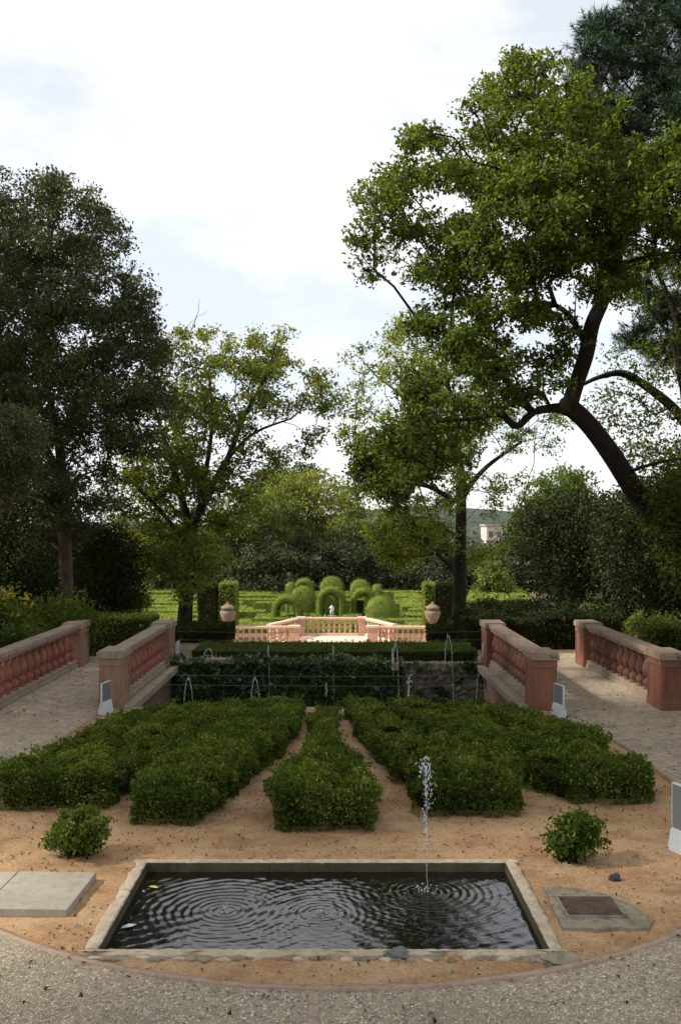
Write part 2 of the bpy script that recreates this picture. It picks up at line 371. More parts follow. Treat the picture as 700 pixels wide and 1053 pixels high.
def tree(name, label, cat, trunks, clumps, clump_r, leaves, lsize, leafm, barkm, sub=10, subr=.22, up=.5, group=None, tint_fn=None, hang=.0, twig=.006, jit=.06, aspect=.55, flat=.75, tip_r=.012, outw_k=.6, path_w=.3, bare=()):
    base=trunks[0][0][:3]; root=empty(name,base); tag(root,label,cat,group)
    paths=grow(trunks,clumps,tip_r,path_w,jit)
    nC=len(clumps)
    cr=clump_r*(1+rng.normal(0,.22,nC)).clip(.5,1.5)
    S=rng.normal(size=(nC,sub,3)); S/=np.linalg.norm(S,axis=2,keepdims=True); S*=rng.uniform(.35,1,(nC,sub,1))**.6; S[:,:,2]*=flat
    subc=clumps[:,None,:]+S*cr[:,None,None]
    if twig>0:
        for i in range(nC):
            for j in range(sub):
                if rng.random()<.7:
                    m=(clumps[i]+subc[i,j])/2+rng.normal(0,.05,3); paths.append(([clumps[i],m,subc[i,j]],[twig*1.5,twig*1.2,twig*.7]))
    for b_ in bare: q=smooth_path(b_,4,.02); paths.append((q[:,:3],q[:,3]))
    V,Fc=tube_np(paths,3,10)
    V=V-np.array(base); link('trunk', np_mesh('trunk',V,Fc,barkm,smooth=True), root)
    per=max(1,leaves//(nC*sub))
    pts=(subc[:,:,None,:]+rng.normal(0,1,(nC,sub,per,3))*np.array([subr,subr,subr*.7])).reshape(-1,3)
    cl=np.repeat(np.repeat(rng.normal(0,.11,nC),sub)+rng.normal(0,.06,nC*sub),per)
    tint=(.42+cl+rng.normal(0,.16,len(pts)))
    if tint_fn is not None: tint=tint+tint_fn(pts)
    ctr=np.repeat(subc.reshape(-1,3),per,axis=0); ow=(pts-ctr); ow/=np.linalg.norm(ow,axis=1,keepdims=True)+1e-6
    me=leaf_mesh('crown',pts-np.array(base),lsize,leafm,up,ow*outw_k,tint.clip(0,1),aspect,hang=hang)
    link('crown',me,root)
    return root
def blob_clumps(c, r, n, spacing):
    out=[]; c=np.array(c,float); r=np.array(r,float); k=0
    while len(out)<n and k<6000:
        k+=1; v=rng.normal(size=3); v/=np.linalg.norm(v); v*=rng.random()**.4; w=c+v*r
        if all(np.linalg.norm(w-o)>spacing for o in out): out.append(w)
    return np.array(out)
def shrub(name, label, cat, c, r, n, mat, size, leaves, spacing=.3, clump_r=.3, stems=4, sub=8, subr=.12, group=None, up=.5, aspect=.5, tint_fn=None, barkm=None, ground=0., hang=0):
    """bushy plant: several stems from the foot; c = crown centre, r = crown half sizes"""
    cl=blob_clumps(c,r,n,spacing); base=(c[0],c[1],ground)
    root=empty(name,base); tag(root,label,cat,group)
    paths=[]
    for i in range(n if n<len(cl) else len(cl)):
        b=np.array(base)+np.array([rng.normal(0,.06),rng.normal(0,.06),0]); m=(b*.55+cl[i]*.45); m[2]+=.1*(cl[i][2]-b[2])
        rr=.006+.012*min(2,np.linalg.norm(cl[i]-b)); q=smooth_path([(*b,rr),(*m,rr*.8),(*cl[i],rr*.4)],3,.01); paths.append((q[:,:3],q[:,3]))
    V,Fc=tube_np(paths,3,6); link('stems',np_mesh('stems',V-np.array(base),Fc,barkm or M['bark_dark'],smooth=True),root)
    nC=len(cl); S=rng.normal(size=(nC,sub,3)); S/=np.linalg.norm(S,axis=2,keepdims=True); S*=rng.uniform(.3,1,(nC,sub,1))
    subc=cl[:,None,:]+S*clump_r; per=max(1,leaves//(nC*sub))
    pts=(subc[:,:,None,:]+rng.normal(0,subr,(nC,sub,per,3))).reshape(-1,3)
    pts=pts[pts[:,2]>ground+.02]
    tint=.42+rng.normal(0,.2,len(pts))
    if tint_fn is not None: tint=tint+tint_fn(pts)
    ow=pts-np.array(c); ow/=np.linalg.norm(ow,axis=1,keepdims=True)+1e-6
    link('foliage',leaf_mesh('foliage',pts-np.array(base),size,mat,up,ow*.5,tint.clip(0,1),aspect,hang=hang),root)
    return root

# ------------------------------------------------------------------ hedges
def wob(x,y,s=1.): return (np.sin(x*2.1*s+1.3)*np.cos(y*1.7*s+.4)+.6*np.sin(x*5.3*s+y*3.1*s)+.4*np.cos(y*7.9*s-x*4.4*s))/2
def hedge(name, label, poly, z0, h, density, lsize, mat, cat='hedge', group=None, bumpy=.05, shag=.05, coremat=None, inset=.07, up=.4, sprigs=0, tint_top=.12, rnd=.1, lump=0, lumpsz=.24, taper=None, patchy=0):
    """clipped or loose hedge over a footprint polygon (metres)"""
    poly=[np.array(p,float) for p in poly]; n=len(poly)
    if patchy: c_=sum(poly)/n; poly=[p-(p-c_)/np.linalg.norm(p-c_)*.05 for p in poly]
    area=sum(poly[i][0]*poly[(i+1)%n][1]-poly[(i+1)%n][0]*poly[i][1] for i in range(n))/2
    if area<0: poly=poly[::-1]; area=-area
    cen=sum(poly)/n; cx,cy=cen
    xs=[p[0] for p in poly]; ys=[p[1] for p in poly]
    # top
    nt=int(area*density); P=np.stack([rng.uniform(min(xs),max(xs),nt*4),rng.uniform(min(ys),max(ys),nt*4)],1); P=P[in_poly(P,poly)][:nt]
    e=edge_dist(P,poly); top=z0+h+wob(P[:,0],P[:,1])*bumpy-rnd*np.exp(-e/.08*1.0)*1.
    z=top-np.abs(rng.normal(0,shag,len(P)))+rng.exponential(shag*.7,len(P))
    pts=[np.column_stack([P,z])]; nr=[np.tile([0,0,1.],(len(P),1))]
    for i in range(n):
        a=poly[i]; b=poly[(i+1)%n]; L=np.linalg.norm(b-a); m=int(L*h*density*.9)
        if m<1: continue
        u=rng.random(m); zz=rng.random(m)**.8; q=a+(b-a)*u[:,None]; nn=np.array([(b-a)[1],-(b-a)[0]])/L
        loc=wob(q[:,0]+zz*.7,q[:,1]-zz)*bumpy
        off=loc+np.abs(rng.normal(0,shag,m))*.6-rng.exponential(shag,m)*.8-.04*(1-zz)
        off-= rnd*.8*np.exp(-(1-zz)*h/.08)
        q=q+nn*off[:,None]; tz=z0+zz*(h+wob(q[:,0],q[:,1])*bumpy)
        pts.append(np.column_stack([q,tz])); nr.append(np.tile([nn[0],nn[1],.3],(m,1)))
    if sprigs:
        ns=int(area*sprigs); S=np.stack([rng.uniform(min(xs),max(xs),ns*4),rng.uniform(min(ys),max(ys),ns*4)],1); S=S[in_poly(S,poly)][:ns]
        k=12; hh=rng.uniform(.03,.13,len(S)); u=rng.random((len(S),k)); lean=rng.normal(0,.35,(len(S),1,2))
        zt=z0+h+wob(S[:,0],S[:,1])*bumpy
        Z=zt[:,None]+u*hh[:,None]; XY=S[:,None,:]+lean*(u*hh[:,None])[:,:,None]+rng.normal(0,.012,(len(S),k,2))
        pts.append(np.column_stack([XY.reshape(-1,2),Z.ravel()])); nr.append(np.tile([0,0,1.],(len(S)*k,1)))
    pts=np.concatenate(pts); nr=np.concatenate(nr); lt=0
    if lump:
        nc=int((max(xs)-min(xs)+.4)*(max(ys)-min(ys)+.4)*(h+.2)/(lumpsz**3)*1.3); C=np.stack([rng.uniform(min(xs)-.2,max(xs)+.2,nc),rng.uniform(min(ys)-.2,max(ys)+.2,nc),rng.uniform(z0,z0+h+.1,nc)],1)
        ro=rng.normal(0,.5,nc); kd=KDTree(nc)
        for i_,c_ in enumerate(C): kd.insert(c_,i_)
        kd.balance(); near=[kd.find(p_) for p_ in pts]; dd=np.array([q_[2] for q_ in near]); ii_=np.array([q_[1] for q_ in near])
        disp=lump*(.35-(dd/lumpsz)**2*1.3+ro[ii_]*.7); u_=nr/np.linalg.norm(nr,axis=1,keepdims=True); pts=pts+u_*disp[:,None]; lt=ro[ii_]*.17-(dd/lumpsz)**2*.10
        pts[:,2]=np.maximum(pts[:,2],z0+.02)
    if taper: pts[:,2]=z0+(pts[:,2]-z0)*np.interp(pts[:,1],[10,17],[1,taper])
    if patchy:
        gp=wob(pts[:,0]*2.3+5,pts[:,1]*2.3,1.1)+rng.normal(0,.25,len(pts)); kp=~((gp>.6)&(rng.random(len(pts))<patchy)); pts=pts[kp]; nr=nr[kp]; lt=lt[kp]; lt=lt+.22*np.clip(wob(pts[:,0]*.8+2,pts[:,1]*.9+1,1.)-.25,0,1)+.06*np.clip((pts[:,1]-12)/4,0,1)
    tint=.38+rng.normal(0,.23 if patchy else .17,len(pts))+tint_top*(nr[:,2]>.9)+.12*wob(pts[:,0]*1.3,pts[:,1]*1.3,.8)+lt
    base=np.array([cx,cy,z0])
    lm=leaf_mesh('leaves',pts-base,lsize,mat,up,nr*.9,tint.clip(0,1),.55)
    # core joined into the same mesh
    if patchy: poly=[cen+(p-cen)*.97 for p in poly]
    bm=bmesh.new(); bm.from_mesh(lm); tl=bm.verts.layers.float.get('tint')
    def ring(ins,zz):
        out=[]
        for p in poly:
            d=cen-p; Ld=np.linalg.norm(d); q=p+d/Ld*min(ins*1.4,Ld*.5); out.append(bm.verts.new((q[0]-cx,q[1]-cy,zz*(np.interp(q[1],[10,17],[1,tf])))))
        return out
    tf=taper or 1
    r0=ring(inset,0); r1=ring(inset*.9,h-inset-rnd*.6); r2=ring(inset*2.2,h-inset*.8)
    for A,B in ((r0,r1),(r1,r2)):
        for i in range(n):
            f=bm.faces.new((A[i],A[(i+1)%n],B[(i+1)%n],B[i])); f.material_index=1
    f=bm.faces.new(r2); f.material_index=1
    bm.to_mesh(lm); bm.free(); lm.materials.append(coremat or M['core'])
    o=link(name,lm,None,base); tag(o,label,cat,group); return o

# ------------------------------------------------------------------ setting
def grid_sheet(name, xs, ys, zf, mat, holes=()):
    V=[];idx={}
    for j,y in enumerate(ys):
        for i,x in enumerate(xs): V.append((x,y,zf(x,y)))
    nx=len(xs); Fc=[]
    for j in range(len(ys)-1):
        for i in range(nx-1):
            mx=(xs[i]+xs[i+1])/2; my=(ys[j]+ys[j+1])/2
            if any(a<mx<b and c<my<d for a,b,c,d in holes): continue
            Fc.append((j*nx+i,j*nx+i+1,(j+1)*nx+i+1,(j+1)*nx+i))
    o=link(name,np_mesh(name,V,Fc,mat)); tag(o,kind='structure'); return o
PX0,PX1,PY0,PY1 = -1.88,1.72,7.15,9.24      # pond outer edge
CNX0,CNX1,CNY0,CNY1 = -6.3,6.2,17.3,22.3    # canal
PROF=[(-60,0),(26,0),(30,-.35),(46,-3.0),(49,-3.2),(58.5,-3.2),(63,-5.8),(70,-6),(150,-6),(320,-4),(1500,-4)]
def gz(x,y): return float(np.interp(y,[p[0] for p in PROF],[p[1] for p in PROF]))
ysg=sorted(set([p[0] for p in PROF]+[PY0+.1,PY1-.1,CNY0,CNY1,0,12,20,24]))
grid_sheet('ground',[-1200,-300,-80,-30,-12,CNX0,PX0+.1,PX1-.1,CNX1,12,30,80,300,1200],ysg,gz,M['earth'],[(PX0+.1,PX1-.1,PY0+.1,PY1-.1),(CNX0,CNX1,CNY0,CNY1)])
# lower garden floor
o=grid_sheet('lower_garden_ground',[-60,-20,0,20,60],[66,70,90,118,125],lambda x,y:gz(x,y)+.02,M['grass'])
# canal basin + water
bm=bmesh.new()
zb=-1.35
for q in (((CNX0,CNY0,0),(CNX1,CNY0,0),(CNX1,CNY0,zb),(CNX0,CNY0,zb)),((CNX0,CNY1,0),(CNX0,CNY1,zb),(CNX1,CNY1,zb),(CNX1,CNY1,0)),
          ((CNX0,CNY0,0),(CNX0,CNY0,zb),(CNX0,CNY1,zb),(CNX0,CNY1,0)),((CNX1,CNY0,0),(CNX1,CNY1,0),(CNX1,CNY1,zb),(CNX1,CNY0,zb)),((CNX0,CNY0,zb),(CNX1,CNY0,zb),(CNX1,CNY1,zb),(CNX0,CNY1,zb))):
    bm.faces.new([bm.verts.new(p) for p in q])
tag(link('canal_basin',mesh_from('canal_basin',bm,M['rock'])),kind='structure')
bm=bmesh.new(); bm.faces.new([bm.verts.new(p) for p in ((CNX0,CNY0,-.95),(CNX1,CNY0,-.95),(CNX1,CNY1,-.95),(CNX0,CNY1,-.95))])
tag(link('canal_water',mesh_from('canal_water',bm,M['water'])),kind='structure')
# bed outline
BC=(.05,10.87); BR=4.2
arc=[(BC[0]+BR*math.cos(a),BC[1]+BR*math.sin(a)) for a in np.linspace(R(172),R(368),80)]
bed=[(-3.62,17.28),(-4.02,16.6),(-4.12,14),(-4.13,12.2)]+arc+[(4.22,12.2),(4.2,14),(4.0,15.5),(3.40,17.28)]
def poly_sheet(name,poly,z,mat):
    tri=tessellate_polygon([[Vector((x,y,0)) for x,y in poly]])
    bm=bmesh.new(); vs=[bm.verts.new((x,y,z)) for x,y in poly]
    for a,b,c in tri:
        f=bm.faces.new((vs[a],vs[b],vs[c]))
    bm.normal_update()
    for f in bm.faces:
        if f.normal.z<0: f.normal_flip()
    o=link(name,mesh_from(name,bm,mat)); tag(o,kind='structure'); return o
# sandy bed with relief (4 mm and more above the ground sheet, dips under the paving at its rim)
xs=np.arange(-4.6,4.71,.05); ys=np.arange(6.3,17.3,.05); xs=np.sort(np.append(xs,[PX0+.1,PX1-.1])); ys=np.sort(np.append(ys,[PY0+.1,PY1-.1]))
X,Y=np.meshgrid(xs,ys); PP=np.stack([X.ravel(),Y.ravel()],1); ins=in_poly(PP,bed); ed=edge_dist(PP,bed)
zz=.022+.010*wob(PP[:,0],PP[:,1],1.4)+.006*wob(PP[:,0]*4,PP[:,1]*4,1.3)+rng.normal(0,.0022,len(PP))
zz=np.where(ins,zz,.006); zz=np.where(ins&(ed<.1),.012+.0*zz,zz).clip(.005,.05)
nx=len(xs); jj,ii=np.meshgrid(np.arange(len(ys)-1),np.arange(nx-1),indexing='ij'); mx=(xs[ii]+xs[ii+1])/2; my=(ys[jj]+ys[jj+1])/2
keep=~((mx>PX0+.1)&(mx<PX1-.1)&(my>PY0+.1)&(my<PY1-.1)); keep&=in_poly(np.stack([mx.ravel(),my.ravel()],1),[(BC[0]+(x-BC[0])*1.03,BC[1]+(y-BC[1])*1.03 if y<17 else y) for x,y in bed]).reshape(mx.shape)
a=(jj*nx+ii)[keep]; Fc=np.stack([a,a+1,a+nx+1,a+nx],1)
tag(link('sandy_bed',np_mesh('sandy_bed',np.column_stack([PP,zz]),Fc,M['soil'],smooth=True)),kind='structure')
front=[(x,y) for x,y in arc if y<9.9]
fl=front[0]; fr=front[-1]
lefta=[(x,y) for x,y in arc if y>=9.9 and x<0]; righta=[(x,y) for x,y in arc if y>=9.9 and x>0]
poly_sheet('pebble_paving',[(-14,fl[1])]+front+[(14,fr[1]),(14,-8),(-14,-8)],.030,M['pebble'])
poly_sheet('left_path',[(-3.62,17.28),(-4.02,16.6),(-4.12,14),(-4.13,12.2)]+lefta+[fl,(-14,fl[1]),(-14,12),(-6.3,16.0),(-6.3,17.28)],.030,M['gravel'])
poly_sheet('right_path',[fr]+righta+[(4.22,12.2),(4.2,14),(4.0,15.5),(3.40,17.28),(6.2,17.28),(6.2,16),(14,12),(14,fr[1])],.030,M['gravel'])
poly_sheet('far_left_path',[(-6.3,22.32),(-3.5,22.32),(-3.5,23.6),(-6.3,23.6)],.030,M['gravel'])
poly_sheet('far_right_path',[(3.3,22.32),(6.2,22.32),(6.2,24.5),(3.3,23.9)],.030,M['gravel'])
# kerb of thin bricks along the bed
def kerb(poly,w=.055,z=.044,name='kerb'):
    V=[];Fc=[]; P=np.array(poly); T=np.gradient(P,axis=0); T/=np.linalg.norm(T,axis=1,keepdims=True); Nn=np.stack([-T[:,1],T[:,0]],1)
    for p,nn in zip(P,Nn):
        ww=w*(1+rng.normal(0,.12)); h_=z+rng.normal(0,.003)
        V+= [(*(p-nn*ww/2),.0),(*(p-nn*ww/2),h_),(*(p+nn*ww/2),h_),(*(p+nn*ww/2),.0)]
    for i in range(len(P)-1):
        for k in range(3): Fc.append((i*4+k,i*4+k+1,i*4+4+k+1,i*4+4+k))
    o=link(name,np_mesh(name,V,Fc,M['curb'])); tag(o,kind='structure')
dense=[]
for i in range(len(bed)-1):
    a=np.array(bed[i]);b=np.array(bed[i+1]);m=max(1,int(np.linalg.norm(b-a)/.12))
    for k in range(m): dense.append(tuple(a+(b-a)*k/m))
kerb(dense)
bm=bmesh.new(); add_box(bm,-.175,-.105,1.5,6.64,0,.036); add_box(bm,-.165,-.115,1.5,6.6,0,.037)
bm.free(); bm=bmesh.new()
add_box(bm,-.175,-.105,1.5,6.62,0,.037,.003)
tag(link('brick_joint_strip',mesh_from('brick_joint_strip',bm,M['curb'])),kind='structure')

# ------------------------------------------------------------------ pond
def rough_bar(bm, p0, p1, w, z0, z1, amp, ragged=0., cell=.035, inner=+1):
    """stone rim from p0 to p1, width w to the left of the direction; the outer (right) lower side ragged"""
    p0=np.array(p0,float);p1=np.array(p1,float);L=np.linalg.norm(p1-p0);t_=(p1-p0)/L;nn=np.array([-t_[1],t_[0]])
    n=int(L/cell); prof=[(w,z0),(w,z1-.008),(w-.012,z1),(w*.55,z1+.002),(.02,z1-.002),(0,z1-.014),(-.004,z0)]
    rows=[]
    for i in range(n+1):
        s=L*i/n; row=[]; rg=0
        if ragged: rg=ragged*(.5+.5*math.sin(s*5.1+1)*math.cos(s*2.3)+.35*math.sin(s*17))+rng.normal(0,.004)
        for k,(o_,z) in enumerate(prof):
            if k>=4: o2=o_+max(0,rg)*(1. if k<6 else .7)
            else: o2=o_
            q=p0+t_*s+nn*o2+nn*rng.normal(0,amp)*(k not in (0,))
            row.append(bm.verts.new((q[0],q[1],z+rng.normal(0,amp*.7)*(k not in(0,6)))))
        rows.append(row)
    for i in range(n):
        for k in range(len(prof)-1):
            f=bm.faces.new((rows[i][k],rows[i][k+1],rows[i+1][k+1],rows[i+1][k])); 
    bm.faces.new(rows[0][::-1]); bm.faces.new(rows[-1])
pond=empty('pond',((PX0+PX1)/2,(PY0+PY1)/2,0)); tag(pond,'sunken rectangular stone pond full of dark rippling water in the front of the sandy bed','pond')
def padd(name,bm,mat,smooth=False,z=0):
    me=mesh_from(name,bm,mat,smooth); me.transform(Matrix.Translation(-pond.location)); return link(name,me,pond)
for nm,a,b,w,rg in (('rim',(PX0,PY0),(PX1,PY0),.105,.055),('rim',(PX1,PY0+.108),(PX1,PY1-.108),.115,.02),('rim',(PX1,PY1),(PX0,PY1),.105,.012),('rim',(PX0,PY1-.108),(PX0,PY0+.108),.115,.02)):
    bm=bmesh.new(); rough_bar(bm,a,b,w,-.03,.056,.0032,rg); bmesh.ops.recalc_face_normals(bm,faces=bm.faces[:]); padd(nm,bm,M['rim'])
for k in range(34):
    x_=PX0+.1+(PX1-PX0-.2)*(k+rng.random()*.8)/34; bm=bmesh.new(); bmesh.ops.create_icosphere(bm,subdivisions=2,radius=1)
    sx_,sy_,sz_=rng.uniform(.03,.075),rng.uniform(.02,.035),rng.uniform(.014,.026)
    for v in bm.verts: v.co=Vector((v.co.x*sx_*(1+random.gauss(0,.12)),v.co.y*sy_*(1+random.gauss(0,.12)),v.co.z*sz_*(1+random.gauss(0,.12))))
    bmesh.ops.translate(bm,verts=bm.verts[:],vec=(x_,PY0-.005+rng.normal(0,.012),.024)); padd('mortar_chunk',bm,M['patch'] if k%3 else M['rim'])
bm=bmesh.new(); ix0,ix1,iy0,iy1=PX0+.122,PX1-.122,PY0+.112,PY1-.112
for q in (((ix0,iy0,.046),(ix0,iy0,-.5),(ix1,iy0,-.5),(ix1,iy0,.046)),((ix0,iy1,.046),(ix1,iy1,.046),(ix1,iy1,-.5),(ix0,iy1,-.5)),((ix0,iy0,.046),(ix0,iy1,.046),(ix0,iy1,-.5),(ix0,iy0,-.5)),((ix1,iy0,.046),(ix1,iy0,-.5),(ix1,iy1,-.5),(ix1,iy1,.046)),((ix0,iy0,-.5),(ix0,iy1,-.5),(ix1,iy1,-.5),(ix1,iy0,-.5))):
    bm.faces.new([bm.verts.new(p) for p in q])
padd('basin',bm,M['rim_in'])
xs=np.arange(ix0,ix1+.001,.0125); ys=np.arange(iy0,iy1+.001,.0125); X,Y=np.meshgrid(xs,ys)
Z=np.zeros_like(X)
for (cx,cy,A,wl,dec) in ((-.92,8.2,.0017,.06,.75),(-.12,8.15,.0015,.055,.55),(.82,8.62,.0020,.055,.6),(-.5,8.6,.0010,.21,2.5),(1.9,7.4,.0008,.17,3)):
    r=np.hypot(X-cx,Y-cy)+.012*np.sin(X*4.1+cy*3)*np.cos(Y*5.3+cx)+.006*np.sin(X*13+Y*9); Z+=A*np.sin(2*np.pi*r/(wl*(1+.25*r)))*np.exp(-r/dec)*(1-np.exp(-(r/.05)**2))
    for mir in (ix0*2-cx,ix1*2-cx):
        r=np.hypot(X-mir,Y-cy); Z+=.45*A*np.sin(2*np.pi*r/(wl*(1+.25*r)))*np.exp(-r/dec)
    r=np.hypot(X-cx,Y-(2*iy0-cy)); Z+=.4*A*np.sin(2*np.pi*r/(wl*(1+.25*r)))*np.exp(-r/dec)
Z*=(.55+.75*np.clip(.5+.5*wob(X*1.1,Y*1.9,1.),0,1.2)); Z+=.0006*np.sin(X*31+Y*17)+.0006*np.sin(X*-23+Y*41+1)
nx=len(xs); a=(np.arange(len(ys)-1)[:,None]*nx+np.arange(nx-1)[None]).ravel(); Fc=np.stack([a,a+1,a+nx+1,a+nx],1)
o=link('pond_water',np_mesh('pond_water',np.column_stack([X.ravel(),Y.ravel(),(Z-.035).ravel()]),Fc,M['water'],smooth=True)); tag(o,kind='structure')
# floating leaf, rubble on the rim
def one_leaf(name,label,loc,s,col,rz,cat='leaf'):
    bm=bmesh.new(); pr=[(0,-.5,0),(.25,-.1,.05),(.2,.25,.04),(0,.55,0),(-.2,.25,.04),(-.25,-.1,.05)]; v=[bm.verts.new((x*s,y*s,z*s)) for x,y,z in pr]; c=bm.verts.new((0,0,-.01*s))
    for i in range(6): bm.faces.new((v[i],v[(i+1)%6],c))
    o=link(name,mesh_from(name,bm,plain('leaf_paint',col,.6)),None,loc,rz); tag(o,label,cat)
one_leaf('fallen_leaf','bright yellow fallen leaf floating in the back left corner of the pond',(-1.62,8.72,-.028),.10,(.55,.48,.08),1.2)
one_leaf('fallen_leaf','small pale fallen leaf floating beside the yellow one, nearer the pond rim',(-1.69,8.62,-.028),.06,(.5,.40,.25),.3)
one_leaf('fallen_leaf','light grey-blue fallen leaf against the left pond wall, near the front corner',(-1.66,7.86,-.025),.13,(.42,.47,.5),2.2)
def stone_lump(name,label,loc,s,mat,cat='stone'):
    bm=bmesh.new(); bmesh.ops.create_icosphere(bm,subdivisions=3,radius=1)
    for v in bm.verts:
        k=1+.18*math.sin(v.co.x*5+v.co.y*3)+.12*math.sin(v.co.z*7+v.co.x*4)+random.gauss(0,.03); v.co=Vector((v.co.x*s[0]*k,v.co.y*s[1]*k,v.co.z*s[2]*k))
    o=link(name,mesh_from(name,bm,mat),None,loc); tag(o,label,cat)
M['greystone']=stone('grey_stone',(.13,.14,.14),(.2,.21,.21),(.15,.14,.12),(.1,.1,.1),.3,20)
M['darkstone']=stone('dark_stone',(.03,.03,.035),(.07,.07,.075),(.06,.05,.045),(.1,.1,.1),.2,20)
stone_lump('loose_stone','grey round stone mortared into the outer edge of the front pond rim',(.47,7.18,.045),(.085,.06,.045),M['greystone'])
stone_lump('loose_stone','small black stone on the sand right of the pond, below the little shrub',(2.52,8.75,.04),(.05,.04,.04),M['darkstone'])
stone_lump('loose_stone','chunk of broken grey cement at the front right corner of the pond',(1.66,7.13,.03),(.16,.10,.045),M['patch'])

# slabs, cement patch, lid
bm=bmesh.new(); add_box(bm,-2.86,-2.16,7.92,8.78,.02,.09,.008)
bm2=bmesh.new(); add_box(bm2,-3.75,-2.872,7.9,8.79,.02,.088,.008)
o=link('paving_slab',mesh_from('paving_slab',bm,M['conc'])); tag(o,'flat grey concrete slab lying on the sand, the one nearest the pond','paving slab','concrete slabs left of the pond')
o=link('paving_slab',mesh_from('paving_slab',bm2,M['conc'])); tag(o,'flat grey concrete slab at the left photo edge, farther from the pond','paving slab','concrete slabs left of the pond')
for o in COL.objects:
    if o.name.startswith('paving_slab'): 
        me=o.data; c=Vector((-2.5 if o.name=='paving_slab' else -3.3,8.35,0)); me.transform(Matrix.Translation(-c)); o.location=c; o.rotation_euler[2]=R(-2) if o.name=='paving_slab' else R(-2)
dr=empty('drain_cover',(2.05,8.0,0)); tag(dr,'rusty rectangular metal lid set in a rough cement patch right of the pond','drain cover')
pl=[(-.27,-.36),(.10,-.38),(.42,-.36),(.50,-.22),(.46,.02),(.34,.28),(.16,.46),(-.05,.52),(-.24,.55)]
bm=bmesh.new(); vt=[]; vb=[]
fine=[]
for i in range(len(pl)):
    a=np.array(pl[i]);b=np.array(pl[(i+1)%len(pl)])
    for k in range(4): fine.append(a+(b-a)*k/4+rng.normal(0,.01,2))
t0=[bm.verts.new((p[0],p[1],0)) for p in fine]; t1=[bm.verts.new((p[0]*.98,p[1]*.98,.05+rng.normal(0,.003))) for p in fine]; t2=[bm.verts.new((p[0]*.93,p[1]*.93,.058+rng.normal(0,.003))) for p in fine]
nf=len(fine)
for A,B in ((t0,t1),(t1,t2)):
    for i in range(nf): bm.faces.new((A[i],A[(i+1)%nf],B[(i+1)%nf],B[i]))
bm.faces.new(t2); link('cement_patch',mesh_from('cement_patch',bm,M['patch']),dr)
bm=bmesh.new(); add_box(bm,-.16,.28,-.16,.24,.05,.068,.004); 
lid=link('lid',mesh_from('lid',bm,M['rust']),dr)
bm=bmesh.new()
for (x0,x1,y0,y1) in ((-.185,.305,-.185,-.163),(-.185,.305,.243,.265),(-.185,-.163,-.16,.24),(.283,.305,-.16,.24)): add_box(bm,x0,x1,y0,y1,.045,.072,.002)
link('lid_frame',mesh_from('lid_frame',bm,M['patch']),dr)

